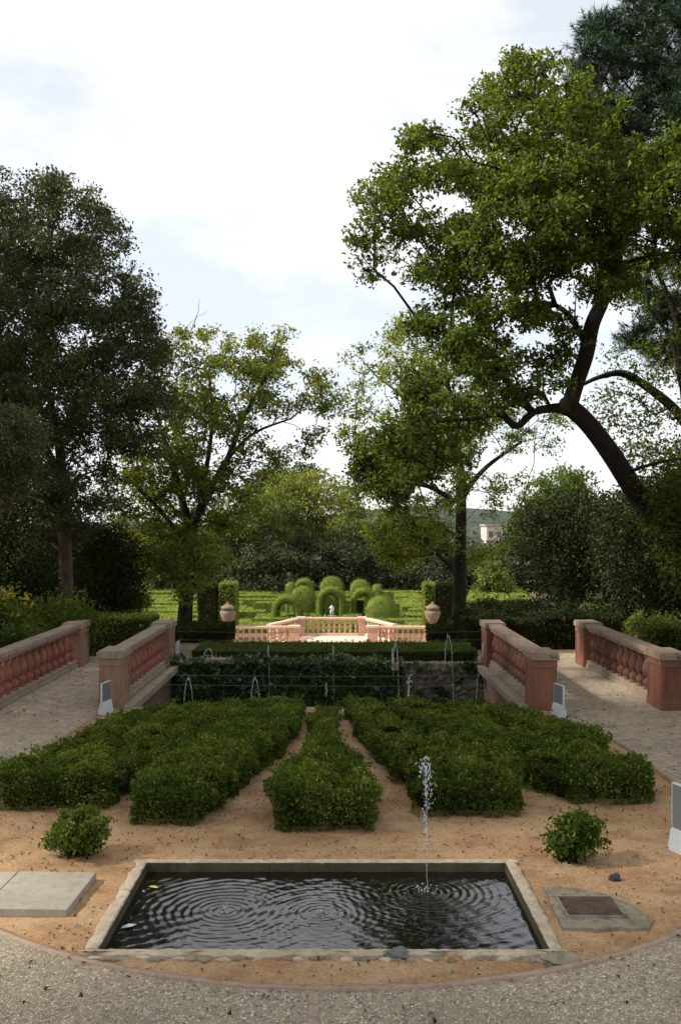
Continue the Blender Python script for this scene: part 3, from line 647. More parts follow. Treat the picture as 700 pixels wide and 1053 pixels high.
# ------------------------------------------------------------------ balustrades of the bridges
BAL=[(.085,0),(.085,.03),(.06,.035),(.095,.07),(.112,.12),(.10,.17),(.06,.205),(.05,.225),(.07,.245),(.105,.30),(.122,.36),(.115,.42),(.088,.49),(.062,.56),(.055,.60),(.075,.615),(.075,.635),(.058,.64),(.085,.655),(.085,.68)]
def baluster_mesh(h,s,mat,seg=16,name='baluster'):
    k=h/.68; bm=lathe([(r*s*(.86 if .04<z<.61 else .9),z*k) for r,z in BAL],seg); return mesh_from(name,bm,mat)
def balustrade(name,label,p0,p1,pier_w,pier_l,H,n,mats,group=None,w=.3,base_h=.16,cap_h=.11,bal_s=1.,seg=16,ends=(1,1),ledge=None,cap_over=.05,panel=True,bevel=.012):
    """from p0 to p1 (xy + z); local x runs along it"""
    p0=np.array(p0,float);p1=np.array(p1,float); d=p1-p0; L=np.linalg.norm(d[:2]); rz=math.atan2(d[1],d[0])
    root=empty(name,tuple(p0),rz); tag(root,label,'balustrade',group)
    m_wall,m_cap,m_bal,m_base=mats
    def pier(x0,x1):
        bm=bmesh.new(); add_box(bm,x0,x1,-pier_w/2,pier_w/2,0,H-cap_h,bevel)
        add_box(bm,x0-.025,x1+.025,-pier_w/2-.025,pier_w/2+.025,0.001,base_h,bevel)
        add_box(bm,x0-.02,x1+.02,-pier_w/2-.02,pier_w/2+.02,H-cap_h-.13,H-cap_h-.001,bevel)
        if panel:
            for sx in (-1,1):   # raised frames of the side panels
                yy=sx*pier_w/2; a,b=(yy-.014,yy+.014)
                for (u0,u1,z0,z1) in ((x0+.001,x0+.05,base_h,H-cap_h-.13),(x1-.05,x1-.001,base_h,H-cap_h-.13)): add_box(bm,u0,u1,a,b,z0,z1)
            for xx in (x0,x1):
                for (v0,v1) in ((-pier_w/2+.001,-pier_w/2+.045),(pier_w/2-.045,pier_w/2-.001)): add_box(bm,xx-.014,xx+.014,v0,v1,base_h,H-cap_h-.13)
        pr=link('pier',mesh_from('pier',bm,m_wall),root)
        bm=bmesh.new(); co=cap_over; add_box(bm,x0-co,x1+co,-pier_w/2-co,pier_w/2+co,H-cap_h,H,bevel); add_box(bm,x0-co*.6,x1+co*.6,-pier_w/2-co*.6,pier_w/2+co*.6,H-.002,H+.022,.008)
        link('pier_cap',mesh_from('pier_cap',bm,m_cap),pr)
    x0,x1=0,L
    if ends[0]: pier(0,pier_l); x0=pier_l
    if ends[1]: pier(L-pier_l,L); x1=L-pier_l
    e=.003
    bm=bmesh.new(); add_box(bm,x0+e,x1-e,-w/2,w/2,H-cap_h+.004,H-.012,bevel); add_box(bm,x0+e,x1-e,-w*.36,w*.36,H-cap_h-.06,H-cap_h+.0035,bevel)
    link('coping',mesh_from('coping',bm,m_cap),root)
    bm=bmesh.new(); add_box(bm,x0+e,x1-e,-w/2,w/2,0,base_h*.55,bevel); add_box(bm,x0+e,x1-e,-w*.4,w*.4,base_h*.55+.0005,base_h,bevel)
    link('plinth',mesh_from('plinth',bm,m_base),root)
    bh=H-cap_h-.06-base_h; me=baluster_mesh(bh+.004,bal_s,m_bal,seg)
    proto=None
    for i in range(n):
        x=x0+(x1-x0)*(i+.5)/n
        if proto is None: proto=link('baluster',me,root); o=proto
        else: o=proto.copy(); COL.objects.link(o); o.parent=root
        o.location=(x,0,base_h-.002); o.rotation_euler=(0,0,i*.7)
    if ledge:
        bm=bmesh.new(); s=ledge; y0,y1=sorted((s*(pier_w/2+.03),s*(pier_w/2+.20))); add_box(bm,-.0,L,y0,y1,-.10,.035,bevel)
        link('ledge',mesh_from('ledge',bm,M['ledge']),root)
    return root
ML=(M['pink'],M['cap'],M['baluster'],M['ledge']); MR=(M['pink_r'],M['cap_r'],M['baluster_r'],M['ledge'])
G='balustrades of the two garden bridges'
z0=.02; YN,YF=17.0,22.75
balustrade('stone_balustrade','pale pink balustrade on the inner, canal side of the left bridge',(-3.92,YN,z0),(-3.92,YF,z0),.36,.72,.99,11,ML,G,ledge=-1)
balustrade('stone_balustrade','pink balustrade on the outer side of the left bridge, cut by the left photo edge',(-5.93,YN-1.2,z0),(-5.93,YF,z0),.36,.75,.99,13,ML,G)
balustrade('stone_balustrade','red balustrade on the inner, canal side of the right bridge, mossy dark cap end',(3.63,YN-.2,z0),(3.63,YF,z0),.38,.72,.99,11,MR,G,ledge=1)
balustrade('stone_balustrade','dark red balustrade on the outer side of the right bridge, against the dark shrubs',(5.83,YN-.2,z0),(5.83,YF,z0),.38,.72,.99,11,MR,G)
def deck(label,x0,x1):
    r=empty('footbridge',((x0+x1)/2,19.8,0)); tag(r,label,'bridge','garden footbridges over the canal')
    def L_(nm,bm,mat):
        me=mesh_from(nm,bm,mat); me.transform(Matrix.Translation(-r.location)); return link(nm,me,r)
    bm=bmesh.new(); add_box(bm,x0,x1,CNY0-.12,CNY1+.12,-.25,.018); L_('deck',bm,M['pebble'])
    # brick side walls with a low arch
    for xx in (x0,x1):
        a0,a1=(xx,xx+.3) if xx==x0 else (xx-.3,xx)
        bm=bmesh.new(); arch=[]
        ya,yb=CNY0+1.3,CNY1-1.3; ym=(ya+yb)/2
        pts=[(CNY0+.005,-1.3),(ya,-1.3),(ya,-.95)]+[(ym-(yb-ya)/2*math.cos(t_),-.95+.4*math.sin(t_)) for t_ in np.linspace(0,math.pi,12)][1:-1]+[(yb,-.95),(yb,-1.3),(CNY1-.005,-1.3),(CNY1-.005,-.251),(CNY0+.005,-.251)]
        A=[bm.verts.new((a0,y,z)) for y,z in pts];B=[bm.verts.new((a1,y,z)) for y,z in pts]; n=len(pts)
        bm.faces.new(A);bm.faces.new(B[::-1])
        for i in range(n): bm.faces.new((A[i],B[i],B[(i+1)%n],A[(i+1)%n]))
        bmesh.ops.triangulate(bm,faces=[f for f in bm.faces if len(f.verts)>4]); bmesh.ops.recalc_face_normals(bm,faces=bm.faces[:])
        L_('side_wall',bm,M['brick'])
    bm=bmesh.new(); y0,y1=CNY0-.02,CNY1+.02
    bm.faces.new([bm.verts.new(p) for p in ((x0+.3,y0,.030),(x1-.3,y0,.030),(x1-.3,y1,.030),(x0+.3,y1,.030))]); L_('gravel_surface',bm,M['gravel'])
deck('gravelled footbridge on the left, between the two pale pink balustrades',-6.15,-3.72)
deck('gravelled footbridge on the right, between the two dark red balustrades',3.42,6.05)

# ------------------------------------------------------------------ canal far wall, ivy, hedges, wires, posts, jets
# rubble wall: stones as one displaced relief
def rubble_wall(name,label,x0,x1,y,z0,z1):
    xs=np.arange(x0,x1+.01,.035); zs=np.arange(z0,z1+.01,.035); X,Z=np.meshgrid(xs,zs)
    c=np.stack([rng.uniform(x0,x1,int((x1-x0)*(z1-z0)/.03)),rng.uniform(z0,z1,int((x1-x0)*(z1-z0)/.03))],1)
    P=np.stack([X.ravel(),Z.ravel()],1); D=np.full((len(P),2),1e9); rk=rng.uniform(.0,.06,len(c)); best=np.zeros(len(P),int)
    for i,cc in enumerate(c):
        d=np.hypot((P[:,0]-cc[0])*.75,P[:,1]-cc[1]); m=d<D[:,0]; D[~m,1]=np.minimum(D[~m,1],d[~m]); D[m,1]=D[m,0]; D[m,0]=d[m]; best[m]=i
    e=(D[:,1]-D[:,0]).clip(0,.08); h=np.sqrt(e/.08)*.07+rk[best]*(e>.01)+rng.normal(0,.004,len(P))
    n=len(P); V=np.column_stack([P[:,0],y-h,P[:,1]]); nx=len(xs); a=(np.arange(len(zs)-1)[:,None]*nx+np.arange(nx-1)[None]).ravel(); Fc=np.stack([a,a+1,a+nx+1,a+nx],1)
    tp=np.arange((len(zs)-1)*nx,len(zs)*nx); V2=np.column_stack([xs,np.full(nx,y+.35),np.full(nx,z1-.02)+rng.normal(0,.012,nx)]); k=len(V); V=np.vstack([V,V2]); F2=np.stack([tp[:-1],tp[1:],k+np.arange(1,nx),k+np.arange(nx-1)],1)
    o=link(name,np_mesh(name,V,np.vstack([Fc,F2]),M['rock'])); tag(o,label,'wall'); return o
rubble_wall('rubble_wall','rough grey rubble wall on the far side of the canal, bare at its right end',-3.7,3.4,CNY1-.04,-1.3,.10)
# ivy on the wall
N=15000; x=rng.uniform(-3.72,1.55,N); z=rng.uniform(-1.0,.34,N); th=.10+.10*wob(x*1.2,z*2.2)+.28*np.maximum(0,z+.1); top=.24+.10*wob(x*1.5,x*0,1.)
k=z<top; x,z,th=x[k],z[k],th[k]; y=CNY1-.14-rng.random(len(x))*th.clip(.02,.6)
y=np.where(z>.12,CNY1+.35-rng.random(len(x))*.75,y)
x2=rng.uniform(1.5,3.4,2600); z2=rng.uniform(-1,.15,2600); k2=(wob(x2*2,z2*3.1)>.28); x2,z2=x2[k2],z2[k2]; y2=CNY1-.15-rng.random(len(x2))*.08
pts=np.column_stack([np.append(x,x2),np.append(y,y2),np.append(z,z2)]); base=np.array([-1.,CNY1,-1.])
o=link('ivy',leaf_mesh('ivy',pts-base,.085,M['ivy'],.3,np.tile([0,-.8,-.3],(len(pts),1)),(.4+rng.normal(0,.22,len(pts))).clip(0,1),.85),None,base); tag(o,'dark glossy ivy covering the canal wall and spilling over its top','ivy')
stb=M['ledge']
bm=bmesh.new(); add_box(bm,-2.95,-2.25,CNY1-.32,CNY1-.05,.10,.22,.03); o=link('stone_spout',mesh_from('stone_spout',bm,M['ledge'])); tag(o,'pale stone block on the ivy wall under the left water arc','stone block','spout stones along the canal wall')
bm=bmesh.new(); add_box(bm,1.28,1.46,CNY1-.30,CNY1-.1,-.05,.12,.03); o=link('stone_spout',mesh_from('stone_spout',bm,M['ledge'])); tag(o,'small pale stone block jutting from the wall where the ivy ends','stone block','spout stones along the canal wall')

hedge('low_hedge','long low clipped box hedge running behind the ivy wall',[(-3.35,22.85),(3.35,22.85),(3.35,24.5),(-3.35,24.5)],0,.30,2600,.04,M['box2'],bumpy=.02,shag=.025,sprigs=10,inset=.06,rnd=.04)
hedge('clipped_hedge','dark square-cut hedge across the end of the left bridge path',[(-9.2,24.1),(-4.55,24.1),(-4.55,25.3),(-9.2,25.3)],0,.95,1700,.05,M['box2'],bumpy=.02,shag=.03,inset=.07,rnd=.04)
hedge('clipped_hedge','dark low hedge between the left bridge and the left stone urn',[(-4.6,29.),(-3.15,29.),(-3.15,31),(-5.4,31)],-.4,.58,1100,.055,M['dark'],bumpy=.02,shag=.03,rnd=.04)
hedge('clipped_hedge','dark square hedge hiding the pedestal of the right stone urn',[(3.0,30.),(5.0,30.),(5.0,32.2),(3.0,32.2)],-.6,.58,1100,.055,M['dark'],bumpy=.02,shag=.03,rnd=.04)
hedge('clipped_hedge','dark hedge wall standing behind the far end of the right bridge, inner side',[(3.3,25.2),(7.6,25.6),(7.6,27.2),(3.3,27)],0,.85,1500,.055,M['dark'],bumpy=.10,shag=.06,rnd=.1,lump=.12,lumpsz=.4)
hedge('clipped_hedge','sunlit rounded hedge seen above the outer rail of the right bridge',[(7.0,21.5),(10.5,21.5),(10.5,23.5),(7.0,23.5)],0,1.0,1300,.06,M['box2'],bumpy=.15,shag=.08,rnd=.2,lump=.2,lumpsz=.4)
hedge('clipped_hedge','dark hedge end at the right photo edge beside the outer bridge pier',[(6.15,14.9),(8.5,14.3),(8.5,17.5),(6.25,17.2)],0,1.15,1700,.04,M['dark'],bumpy=.07,shag=.05,rnd=.08)

def wires(label,y,zs,x0,x1,sag,slope=0):
    r=empty('wire_fence',(x0,y,0)); tag(r,label,'wire fence','wire fences along the canal')
    for z in zs:
        P=[]
        for u in np.linspace(0,1,14): P.append((u*(x1-x0),0,z-sag*4*u*(1-u)+slope*u))
        V,Fc=tube_np([(P,[.003]*len(P))],4,4); link('wire',np_mesh('wire',V,Fc,M['wire'],smooth=True),r)
wires('two thin wires strung across the near side of the canal between the bridges',17.45,[.56,.385],-3.6,3.3,.03,-.02)
wires('three thin wires strung along the far side of the canal above the low hedge',22.72,[.76,.57,.34],-3.7,3.45,.03)
for x,side in ((-3.70,'left'),(3.46,'right')):
    r=empty('fence_post',(x,22.9 if x<0 else 22.6,0)); tag(r,'short white wire-fence post at the %s end of the canal wall'%side,'post','white fence posts on the canal wall')
    r.scale=(1,1,1)
    bm=bmesh.new(); add_box(bm,-.04,.04,-.04,.04,0,.52,.01)
    for v in bm.verts:
        if v.co.z>.4: v.co.z+=v.co.x*.6; v.co.x+=.01
    link('shaft',mesh_from('shaft',bm,M['white']),r)
    bm=bmesh.new(); add_box(bm,-.075,.075,-.075,.075,0,.10,.01); link('foot',mesh_from('foot',bm,M['conc']),r)
def jet(name,label,pts_list,r=.012,drops=30,spread=.02,group='water jets of the canal'):
    """pts_list: list of paths (world); a wavering stream breaking into drops"""
    base=np.array(pts_list[0][0]); o=None; bm=bmesh.new()
    for pts in pts_list:
        q=smooth_path([(*p,r) for p in pts],8)
        q[:,3]*=.75*np.linspace(1,.45,len(q))*(1+rng.normal(0,.25,len(q))).clip(.5,1.6)
        q[1:,:3]+=rng.normal(0,r*.25,(len(q)-1,3))
        V,Fc=tube_np([(q[:,:3]-base,q[:,3])],5,5); bv=[bm.verts.new(v) for v in V]
        for f in Fc: bm.faces.new([bv[i] for i in f])
        for k in range(drops):
            u=rng.random()**.7; i=int(u*(len(q)-1)); c=q[i,:3]-base+rng.normal(0,spread*(.3+u),3); s=r*rng.uniform(.2,.6)
            bmesh.ops.create_icosphere(bm,subdivisions=1,radius=s,matrix=Matrix.Translation(Vector(c))@Matrix.Diagonal((1,1,1.6,1)))
    o=link(name,mesh_from(name,bm,M['jet'],True),None,base); tag(o,label,'water jet',group); return o
def arc_pts(pxa,pxb,pytop,Y,zs,ze):
    a=at(pxa,0,Y)[0]; b=at(pxb,0,Y)[0]; zt=at(0,pytop,Y)[2]; return [(a,Y,zs),(a+(b-a)*.15,Y,zs+(zt-zs)*.7),(a+(b-a)*.45,Y,zt),(a+(b-a)*.8,Y-.03,ze+(zt-ze)*.75),(b,Y-.06,ze)]
jet('water_jet','short water arc at the left foot of the canal, beside the left bridge',[arc_pts(188,199,698,18.6,-.9,-.2)],.013,14)
jet('water_jet','short water arc in the near canal, second from the left bridge',[arc_pts(257,267,697,18.6,-.9,-.2)],.013,14)
jet('water_jet','small water arc rising from the pale stone block on the ivy wall',[arc_pts(219,209,667,22.1,.2,.12)],.014,10)
jet('water_jet','tall thin water arc falling in front of the ivy, left of centre',[arc_pts(275,277,664,22.05,.1,-.8)],.013,30)
jet('water_jet','tall thin water arc in the middle, below the terrace opening',[arc_pts(342,343,664,22.05,.1,-.8)],.010,26)
jet('water_jet','forked water arc falling where the ivy meets the bare wall',[arc_pts(404,410,662,22.05,.05,-.85),arc_pts(403,404,668,22.05,.05,-.2)],.012,26)
jet('water_jet','highest water arc over the bare rubble wall on the right',[arc_pts(457,466,654,22.05,.05,-.85)],.013,34)
jet('water_jet','split water jet beside the right bridge, below the white post',[[ (3.3,21.9,.1),(3.22,21.9,-.2),(3.17,21.85,-.75)],[(3.31,21.9,.1),(3.36,21.9,-.3),(3.38,21.85,-.75)]],.013,24)
jet('water_jet','stubby bubbling water column in the near canal, right of centre',[[at(420,716,18.),at(420,703,18.),at(420.5,694,18.)]],.018,40,.03)
jet('water_jet','stubby bubbling water column in the near canal, at the centre',[[at(335,716,18.),at(335.5,708,18.),at(335,701,18.)]],.012,20,.02)
# the pond jet
b=np.array([.82,8.6,-.03]); j=[]
q=[tuple(b),(.81,8.6,.35),(.812,8.6,.7),(.80,8.6,1.02)]
o=jet('water_jet','tall thin fountain jet of white drops rising from the right half of the pond',[q],.0045,6,.008,None)
bm=bmesh.new()
for k in range(210):
    z=.15+1.02*rng.random()**.45; s=rng.uniform(.002,.0065)*(.6+.4*z)
    bmesh.ops.create_icosphere(bm,subdivisions=1,radius=s,matrix=Matrix.Translation((-.012+rng.normal(0,.016+.012*(z>.7))+(.022*math.sin(z*9)*(z>.6)),rng.normal(0,.015),z+.03))@Matrix.Diagonal((1,1,2.4,1)))
for k in range(26):
    a=rng.uniform(0,6.28); r_=rng.uniform(.01,.1); bmesh.ops.create_icosphere(bm,subdivisions=1,radius=rng.uniform(.004,.009),matrix=Matrix.Translation((r_*math.cos(a),r_*math.sin(a),rng.uniform(0,.06))))
link('drops',mesh_from('drops',bm,M['jet'],True),o)['kind']='stuff'
for x,y in ((-.92,8.2),(-.12,8.15)):
    bm=bmesh.new()
    for k in range(9): bmesh.ops.create_icosphere(bm,subdivisions=1,radius=rng.uniform(.004,.008),matrix=Matrix.Translation((rng.normal(0,.012),rng.normal(0,.012),rng.uniform(0,.07))))
    o=link('water_bubble',mesh_from('water_bubble',bm,M['jet'],True),None,(x,y,-.03)); tag(o,'small bubbling splash in the %s of the pond'%('left half' if x<-.5 else 'middle'),'splash','low bubblers in the pond')

# ------------------------------------------------------------------ information signs
def sign(label,p_near,p_far,ph,pw=None,zb=.12):
    p0=np.array(p_near);p1=np.array(p_far);d=p1-p0;L=np.linalg.norm(d);rz=math.atan2(d[1],d[0])
    r=empty('information_sign',(p0[0],p0[1],.02),rz); tag(r,label,'sign','low information signs')
    bm=bmesh.new(); add_box(bm,0,L,-.015,.015,zb,ph,.004); link('frame',mesh_from('frame',bm,M['white']),r)
    for s in (-1,1):
        bm=bmesh.new(); y=s*.0175; add_box(bm,.015,L-.015,min(y,s*.0152),max(y,s*.0152),zb+.10,ph-.012); link('panel',mesh_from('panel',bm,M['panel']),r)
    bm=bmesh.new(); pts=[(-.0,-.07,0),(L,-.07,0),(L,.07,0),(0,.07,0),(0,-.03,zb+.09),(L,-.03,zb+.09),(L,.03,zb+.09),(0,.03,zb+.09)]
    v=[bm.verts.new(p) for p in pts]
    for q in ((3,2,1,0),(4,5,6,7),(0,1,5,4),(1,2,6,5),(2,3,7,6),(3,0,4,7)): bm.faces.new([v[i] for i in q])
    bmesh.ops.bevel(bm,geom=bm.edges[:],offset=.006,segments=2,affect='EDGES'); link('base',mesh_from('base',bm,M['white']),r)
sign('small grey information sign on a white foot in front of the left bridge pier',(-3.93,16.4),(-3.87,16.78),.54)
sign('small grey information sign on a white foot in front of the right bridge pier',(3.80,16.15),(3.72,16.5),.54)
sign('large grey information sign on a white foot, cut by the right photo edge',(3.50,9.15),(3.34,9.62),.66)

# ------------------------------------------------------------------ box beds (fan)
GB='box hedges of the fan-shaped bed'
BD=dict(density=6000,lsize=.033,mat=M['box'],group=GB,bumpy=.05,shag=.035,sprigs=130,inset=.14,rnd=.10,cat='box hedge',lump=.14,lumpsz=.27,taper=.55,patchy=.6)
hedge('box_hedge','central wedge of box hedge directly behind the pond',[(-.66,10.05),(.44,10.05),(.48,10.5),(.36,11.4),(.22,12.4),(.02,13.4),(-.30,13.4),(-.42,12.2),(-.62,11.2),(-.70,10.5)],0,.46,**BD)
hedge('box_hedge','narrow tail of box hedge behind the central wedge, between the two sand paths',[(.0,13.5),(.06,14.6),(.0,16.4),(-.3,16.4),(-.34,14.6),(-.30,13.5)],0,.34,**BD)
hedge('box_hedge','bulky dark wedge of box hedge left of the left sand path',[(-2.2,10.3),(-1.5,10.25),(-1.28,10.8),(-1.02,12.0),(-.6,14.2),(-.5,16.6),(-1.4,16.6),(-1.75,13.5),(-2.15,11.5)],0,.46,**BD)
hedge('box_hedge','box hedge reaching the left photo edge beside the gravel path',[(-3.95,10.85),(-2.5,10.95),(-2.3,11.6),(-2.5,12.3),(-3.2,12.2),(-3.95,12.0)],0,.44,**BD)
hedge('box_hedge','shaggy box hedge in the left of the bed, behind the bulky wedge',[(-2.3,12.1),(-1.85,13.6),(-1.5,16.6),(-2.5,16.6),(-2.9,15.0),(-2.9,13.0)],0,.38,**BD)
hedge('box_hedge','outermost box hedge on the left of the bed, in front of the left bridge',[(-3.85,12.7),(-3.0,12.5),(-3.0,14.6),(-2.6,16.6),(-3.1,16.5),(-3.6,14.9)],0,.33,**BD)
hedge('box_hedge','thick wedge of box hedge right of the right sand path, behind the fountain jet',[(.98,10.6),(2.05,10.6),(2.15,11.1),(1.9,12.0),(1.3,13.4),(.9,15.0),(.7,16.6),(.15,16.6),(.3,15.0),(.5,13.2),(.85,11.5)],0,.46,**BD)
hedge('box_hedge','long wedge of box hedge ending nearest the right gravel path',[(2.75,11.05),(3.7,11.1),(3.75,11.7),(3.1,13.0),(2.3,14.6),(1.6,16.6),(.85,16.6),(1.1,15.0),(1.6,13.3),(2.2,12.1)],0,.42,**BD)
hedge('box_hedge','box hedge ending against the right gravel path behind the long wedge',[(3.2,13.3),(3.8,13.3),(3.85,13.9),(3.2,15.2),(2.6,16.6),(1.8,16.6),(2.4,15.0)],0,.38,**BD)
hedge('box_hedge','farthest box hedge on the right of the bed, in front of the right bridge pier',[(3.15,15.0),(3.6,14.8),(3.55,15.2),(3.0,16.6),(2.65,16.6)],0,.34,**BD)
shrub('small_shrub','small loose box shrub on the sand left of the pond, in front of the hedges','shrub',(-2.5,9.4,.27),(.30,.26,.20),34,M['box'],.048,2600,.09,.075,sub=6,subr=.03,tint_fn=lambda p:.12)
shrub('small_shrub','small leafy box shrub on the sand behind the drain cover','shrub',(2.27,9.25,.28),(.26,.2,.24),30,M['box'],.048,2300,.09,.075,sub=6,subr=.03)
# litter, pebbles
N=9000; P=np.stack([rng.uniform(-4.2,4.3,N),rng.uniform(6.7,16.8,N)],1); P=P[in_poly(P,bed)]; P=P[~((P[:,0]>PX0-.02)&(P[:,0]<PX1+.02)&(P[:,1]>PY0-.02)&(P[:,1]<PY1+.02))]
cl=wob(P[:,0]*1.5,P[:,1]*1.5); P=P[rng.random(len(P))<(.45+.5*cl).clip(.1,1)]
pts=np.column_stack([P,.034+rng.random(len(P))*.008]); o=link('leaf_litter',leaf_mesh('leaf_litter',pts,.028,M['litter'],2.5,None,None,.5)); tag(o,'scattered dry leaf litter on the sandy bed','litter',None,'stuff')
N=2600; P=np.stack([rng.uniform(-9,9,N),rng.uniform(5.6,22,N)],1); P=P[~in_poly(P,bed)]; P=P[(P[:,1]<16.5)|((P[:,0]>-5.7)&(P[:,0]<-4.15))|((P[:,0]>3.9)&(P[:,0]<5.6))]
pts=np.column_stack([P,np.full(len(P),.036)+rng.random(len(P))*.006]); o=link('path_litter',leaf_mesh('path_litter',pts,.04,M['litter'],2.5,None,None,.55)); tag(o,'scattered dry leaves on the gravel paths and pebble paving','litter',None,'stuff')
N=2600; P=np.stack([rng.uniform(-4.2,4.3,N),rng.uniform(6.7,16.,N)],1); P=P[in_poly(P,bed)]; P=P[~((P[:,0]>PX0-.02)&(P[:,0]<PX1+.02)&(P[:,1]>PY0-.02)&(P[:,1]<PY1+.02))]
ico=np.array([(1,0,0),(-1,0,0),(0,1,0),(0,-1,0),(0,0,1),(0,0,-1)],float); fi=np.array([(0,2,4),(2,1,4),(1,3,4),(3,0,4),(2,0,5),(1,2,5),(3,1,5),(0,3,5)])
s=rng.uniform(.004,.013,len(P)); V=(ico[None]*(s[:,None,None]*np.array([1,1,.7]))*(1+rng.normal(0,.25,(len(P),6,1)))+np.column_stack([P,np.full(len(P),.033)])[:,None,:]).reshape(-1,3)
Fc=(fi[None]+np.arange(len(P))[:,None,None]*6).reshape(-1,3); o=link('loose_pebbles',np_mesh('loose_pebbles',V,Fc,M['greystone'])); tag(o,'scattered small pebbles on the sandy bed','pebbles',None,'stuff')

# ------------------------------------------------------------------ lower terrace
TZ=-3.2
poly_sheet('terrace_floor',[(-7,49.5),(7,49.5),(7,53),(3.4,53.4),(1.9,57.6),(-1.95,57.6),(-3.5,53.4),(-7,53)],TZ+.03,M['floor'])
MT=(M['terr'],M['terrcap'],M['terr'],M['terrcap'])
GT='balustrades of the lower terrace'
kw=dict(seg=10,base_h=.14,cap_h=.10,panel=False)
balustrade('stone_balustrade','sunlit pink balustrade on the lower terrace, left wing in front of the maze',(-5.35,52,TZ+.04),(-1.87,52,TZ+.04),.5,.55,1.08,9,MT,GT,w=.32,ends=(0,1),**kw)
balustrade('stone_balustrade','sunlit pink balustrade on the lower terrace, right wing in front of the maze',(1.75,52,TZ+.04),(4.95,52,TZ+.04),.5,.55,1.08,9,MT,GT,w=.32,ends=(1,0),**kw)
balustrade('stone_balustrade','sunlit pink balustrade at the back of the terrace, straight behind the opening',(-2.2,57.2,TZ+.04),(1.85,57.2,TZ+.04),.5,.45,1.06,10,MT,GT,w=.32,**kw)
balustrade('stone_balustrade','slanting pink balustrade at the back left corner of the terrace',(-3.6,53.2,TZ+.04),(-2.2,56.95,TZ+.04),.4,.4,1.06,8,MT,GT,w=.3,ends=(0,0),**kw)
balustrade('stone_balustrade','slanting pink balustrade at the back right corner of the terrace',(3.3,53.2,TZ+.04),(1.9,56.95,TZ+.04),.4,.4,1.06,8,MT,GT,w=.3,ends=(0,0),**kw)
URN=[(.20,0),(.26,.03),(.26,.08),(.17,.12),(.11,.18),(.12,.22),(.20,.30),(.30,.44),(.38,.62),(.42,.78),(.42,.90),(.36,.94),(.37,.97),(.33,1.02),(.35,1.05),(.40,1.08),(.36,1.14),(.24,1.22),(.13,1.27),(.08,1.29),(.09,1.33),(.06,1.38),(.02,1.41)]
for (px,side) in ((234.5,'left'),(444.5,'right')):
    Yu=52. ; x=(px-CX)/F*Yu; zt=at(0,646,Yu)[2]
    r=empty('stone_urn',(x,Yu,zt)); tag(r,'lidded stone urn on the %s end of the lower terrace balustrade'%side,'urn','stone urns of the lower terrace')
    link('bowl',mesh_from('bowl',lathe(URN[:12],20),M['urn']),r); link('lid',mesh_from('lid',lathe(URN[12:],20),M['urn']),r)
    p=empty('pedestal',(x,Yu,TZ)); tag(p,'pink square pedestal under the %s stone urn'%side,'pedestal','urn pedestals')
    H=zt-TZ
    bm=bmesh.new(); add_box(bm,-.36,.36,-.36,.36,0,H-.1,.02); link('shaft',mesh_from('shaft',bm,M['terr']),p)
    bm=bmesh.new(); add_box(bm,-.42,.42,-.42,.42,H-.099,H,.02); link('cap',mesh_from('cap',bm,M['terrcap']),p)
    # volute leaning on the pedestal
    s=1 if side=='left' else -1; pts=[(.37,H-.15),(.46,H-.3),(.5,H-.55),(.62,H-.8),(.85,H-.95),(.95,H-1.1),(.95,0),(.37,0)]
    bm=bmesh.new(); A=[bm.verts.new((s*a_,-.12,z)) for a_,z in pts];B=[bm.verts.new((s*a_,.12,z)) for a_,z in pts]; n=len(pts)
    bm.faces.new(A);bm.faces.new(B[::-1])
    for i in range(n): bm.faces.new((A[i],B[i],B[(i+1)%n],A[(i+1)%n]))
    bmesh.ops.recalc_face_normals(bm,faces=bm.faces[:]); link('volute',mesh_from('volute',bm,M['terrcap']),p)
for (a,b,lab) in ((203,222,'dark square-cut cypress column left of the left urn, farthest from it'),(225,243,'lighter square-cut cypress column directly behind the left urn'),(436,447,'slim lighter cypress column directly behind the right urn'),(449,468,'dark square-cut cypress column right of the right urn, beside the tree trunk')):
    Yc=55.; xa=at(a,0,Yc)[0]; xb=at(b,0,Yc)[0]; h=at(0,600,Yc)[2]-TZ
    hedge('cypress_column',lab,[(xa,Yc),(xb,Yc),(xb,Yc+1.3),(xa,Yc+1.3)],TZ,h,420,.10,M['maze'] if b in(243,447) else M['dark'],cat='cypress',group='clipped cypress columns',bumpy=.05,shag=.06,inset=.1,rnd=.1,coremat=M['core'])

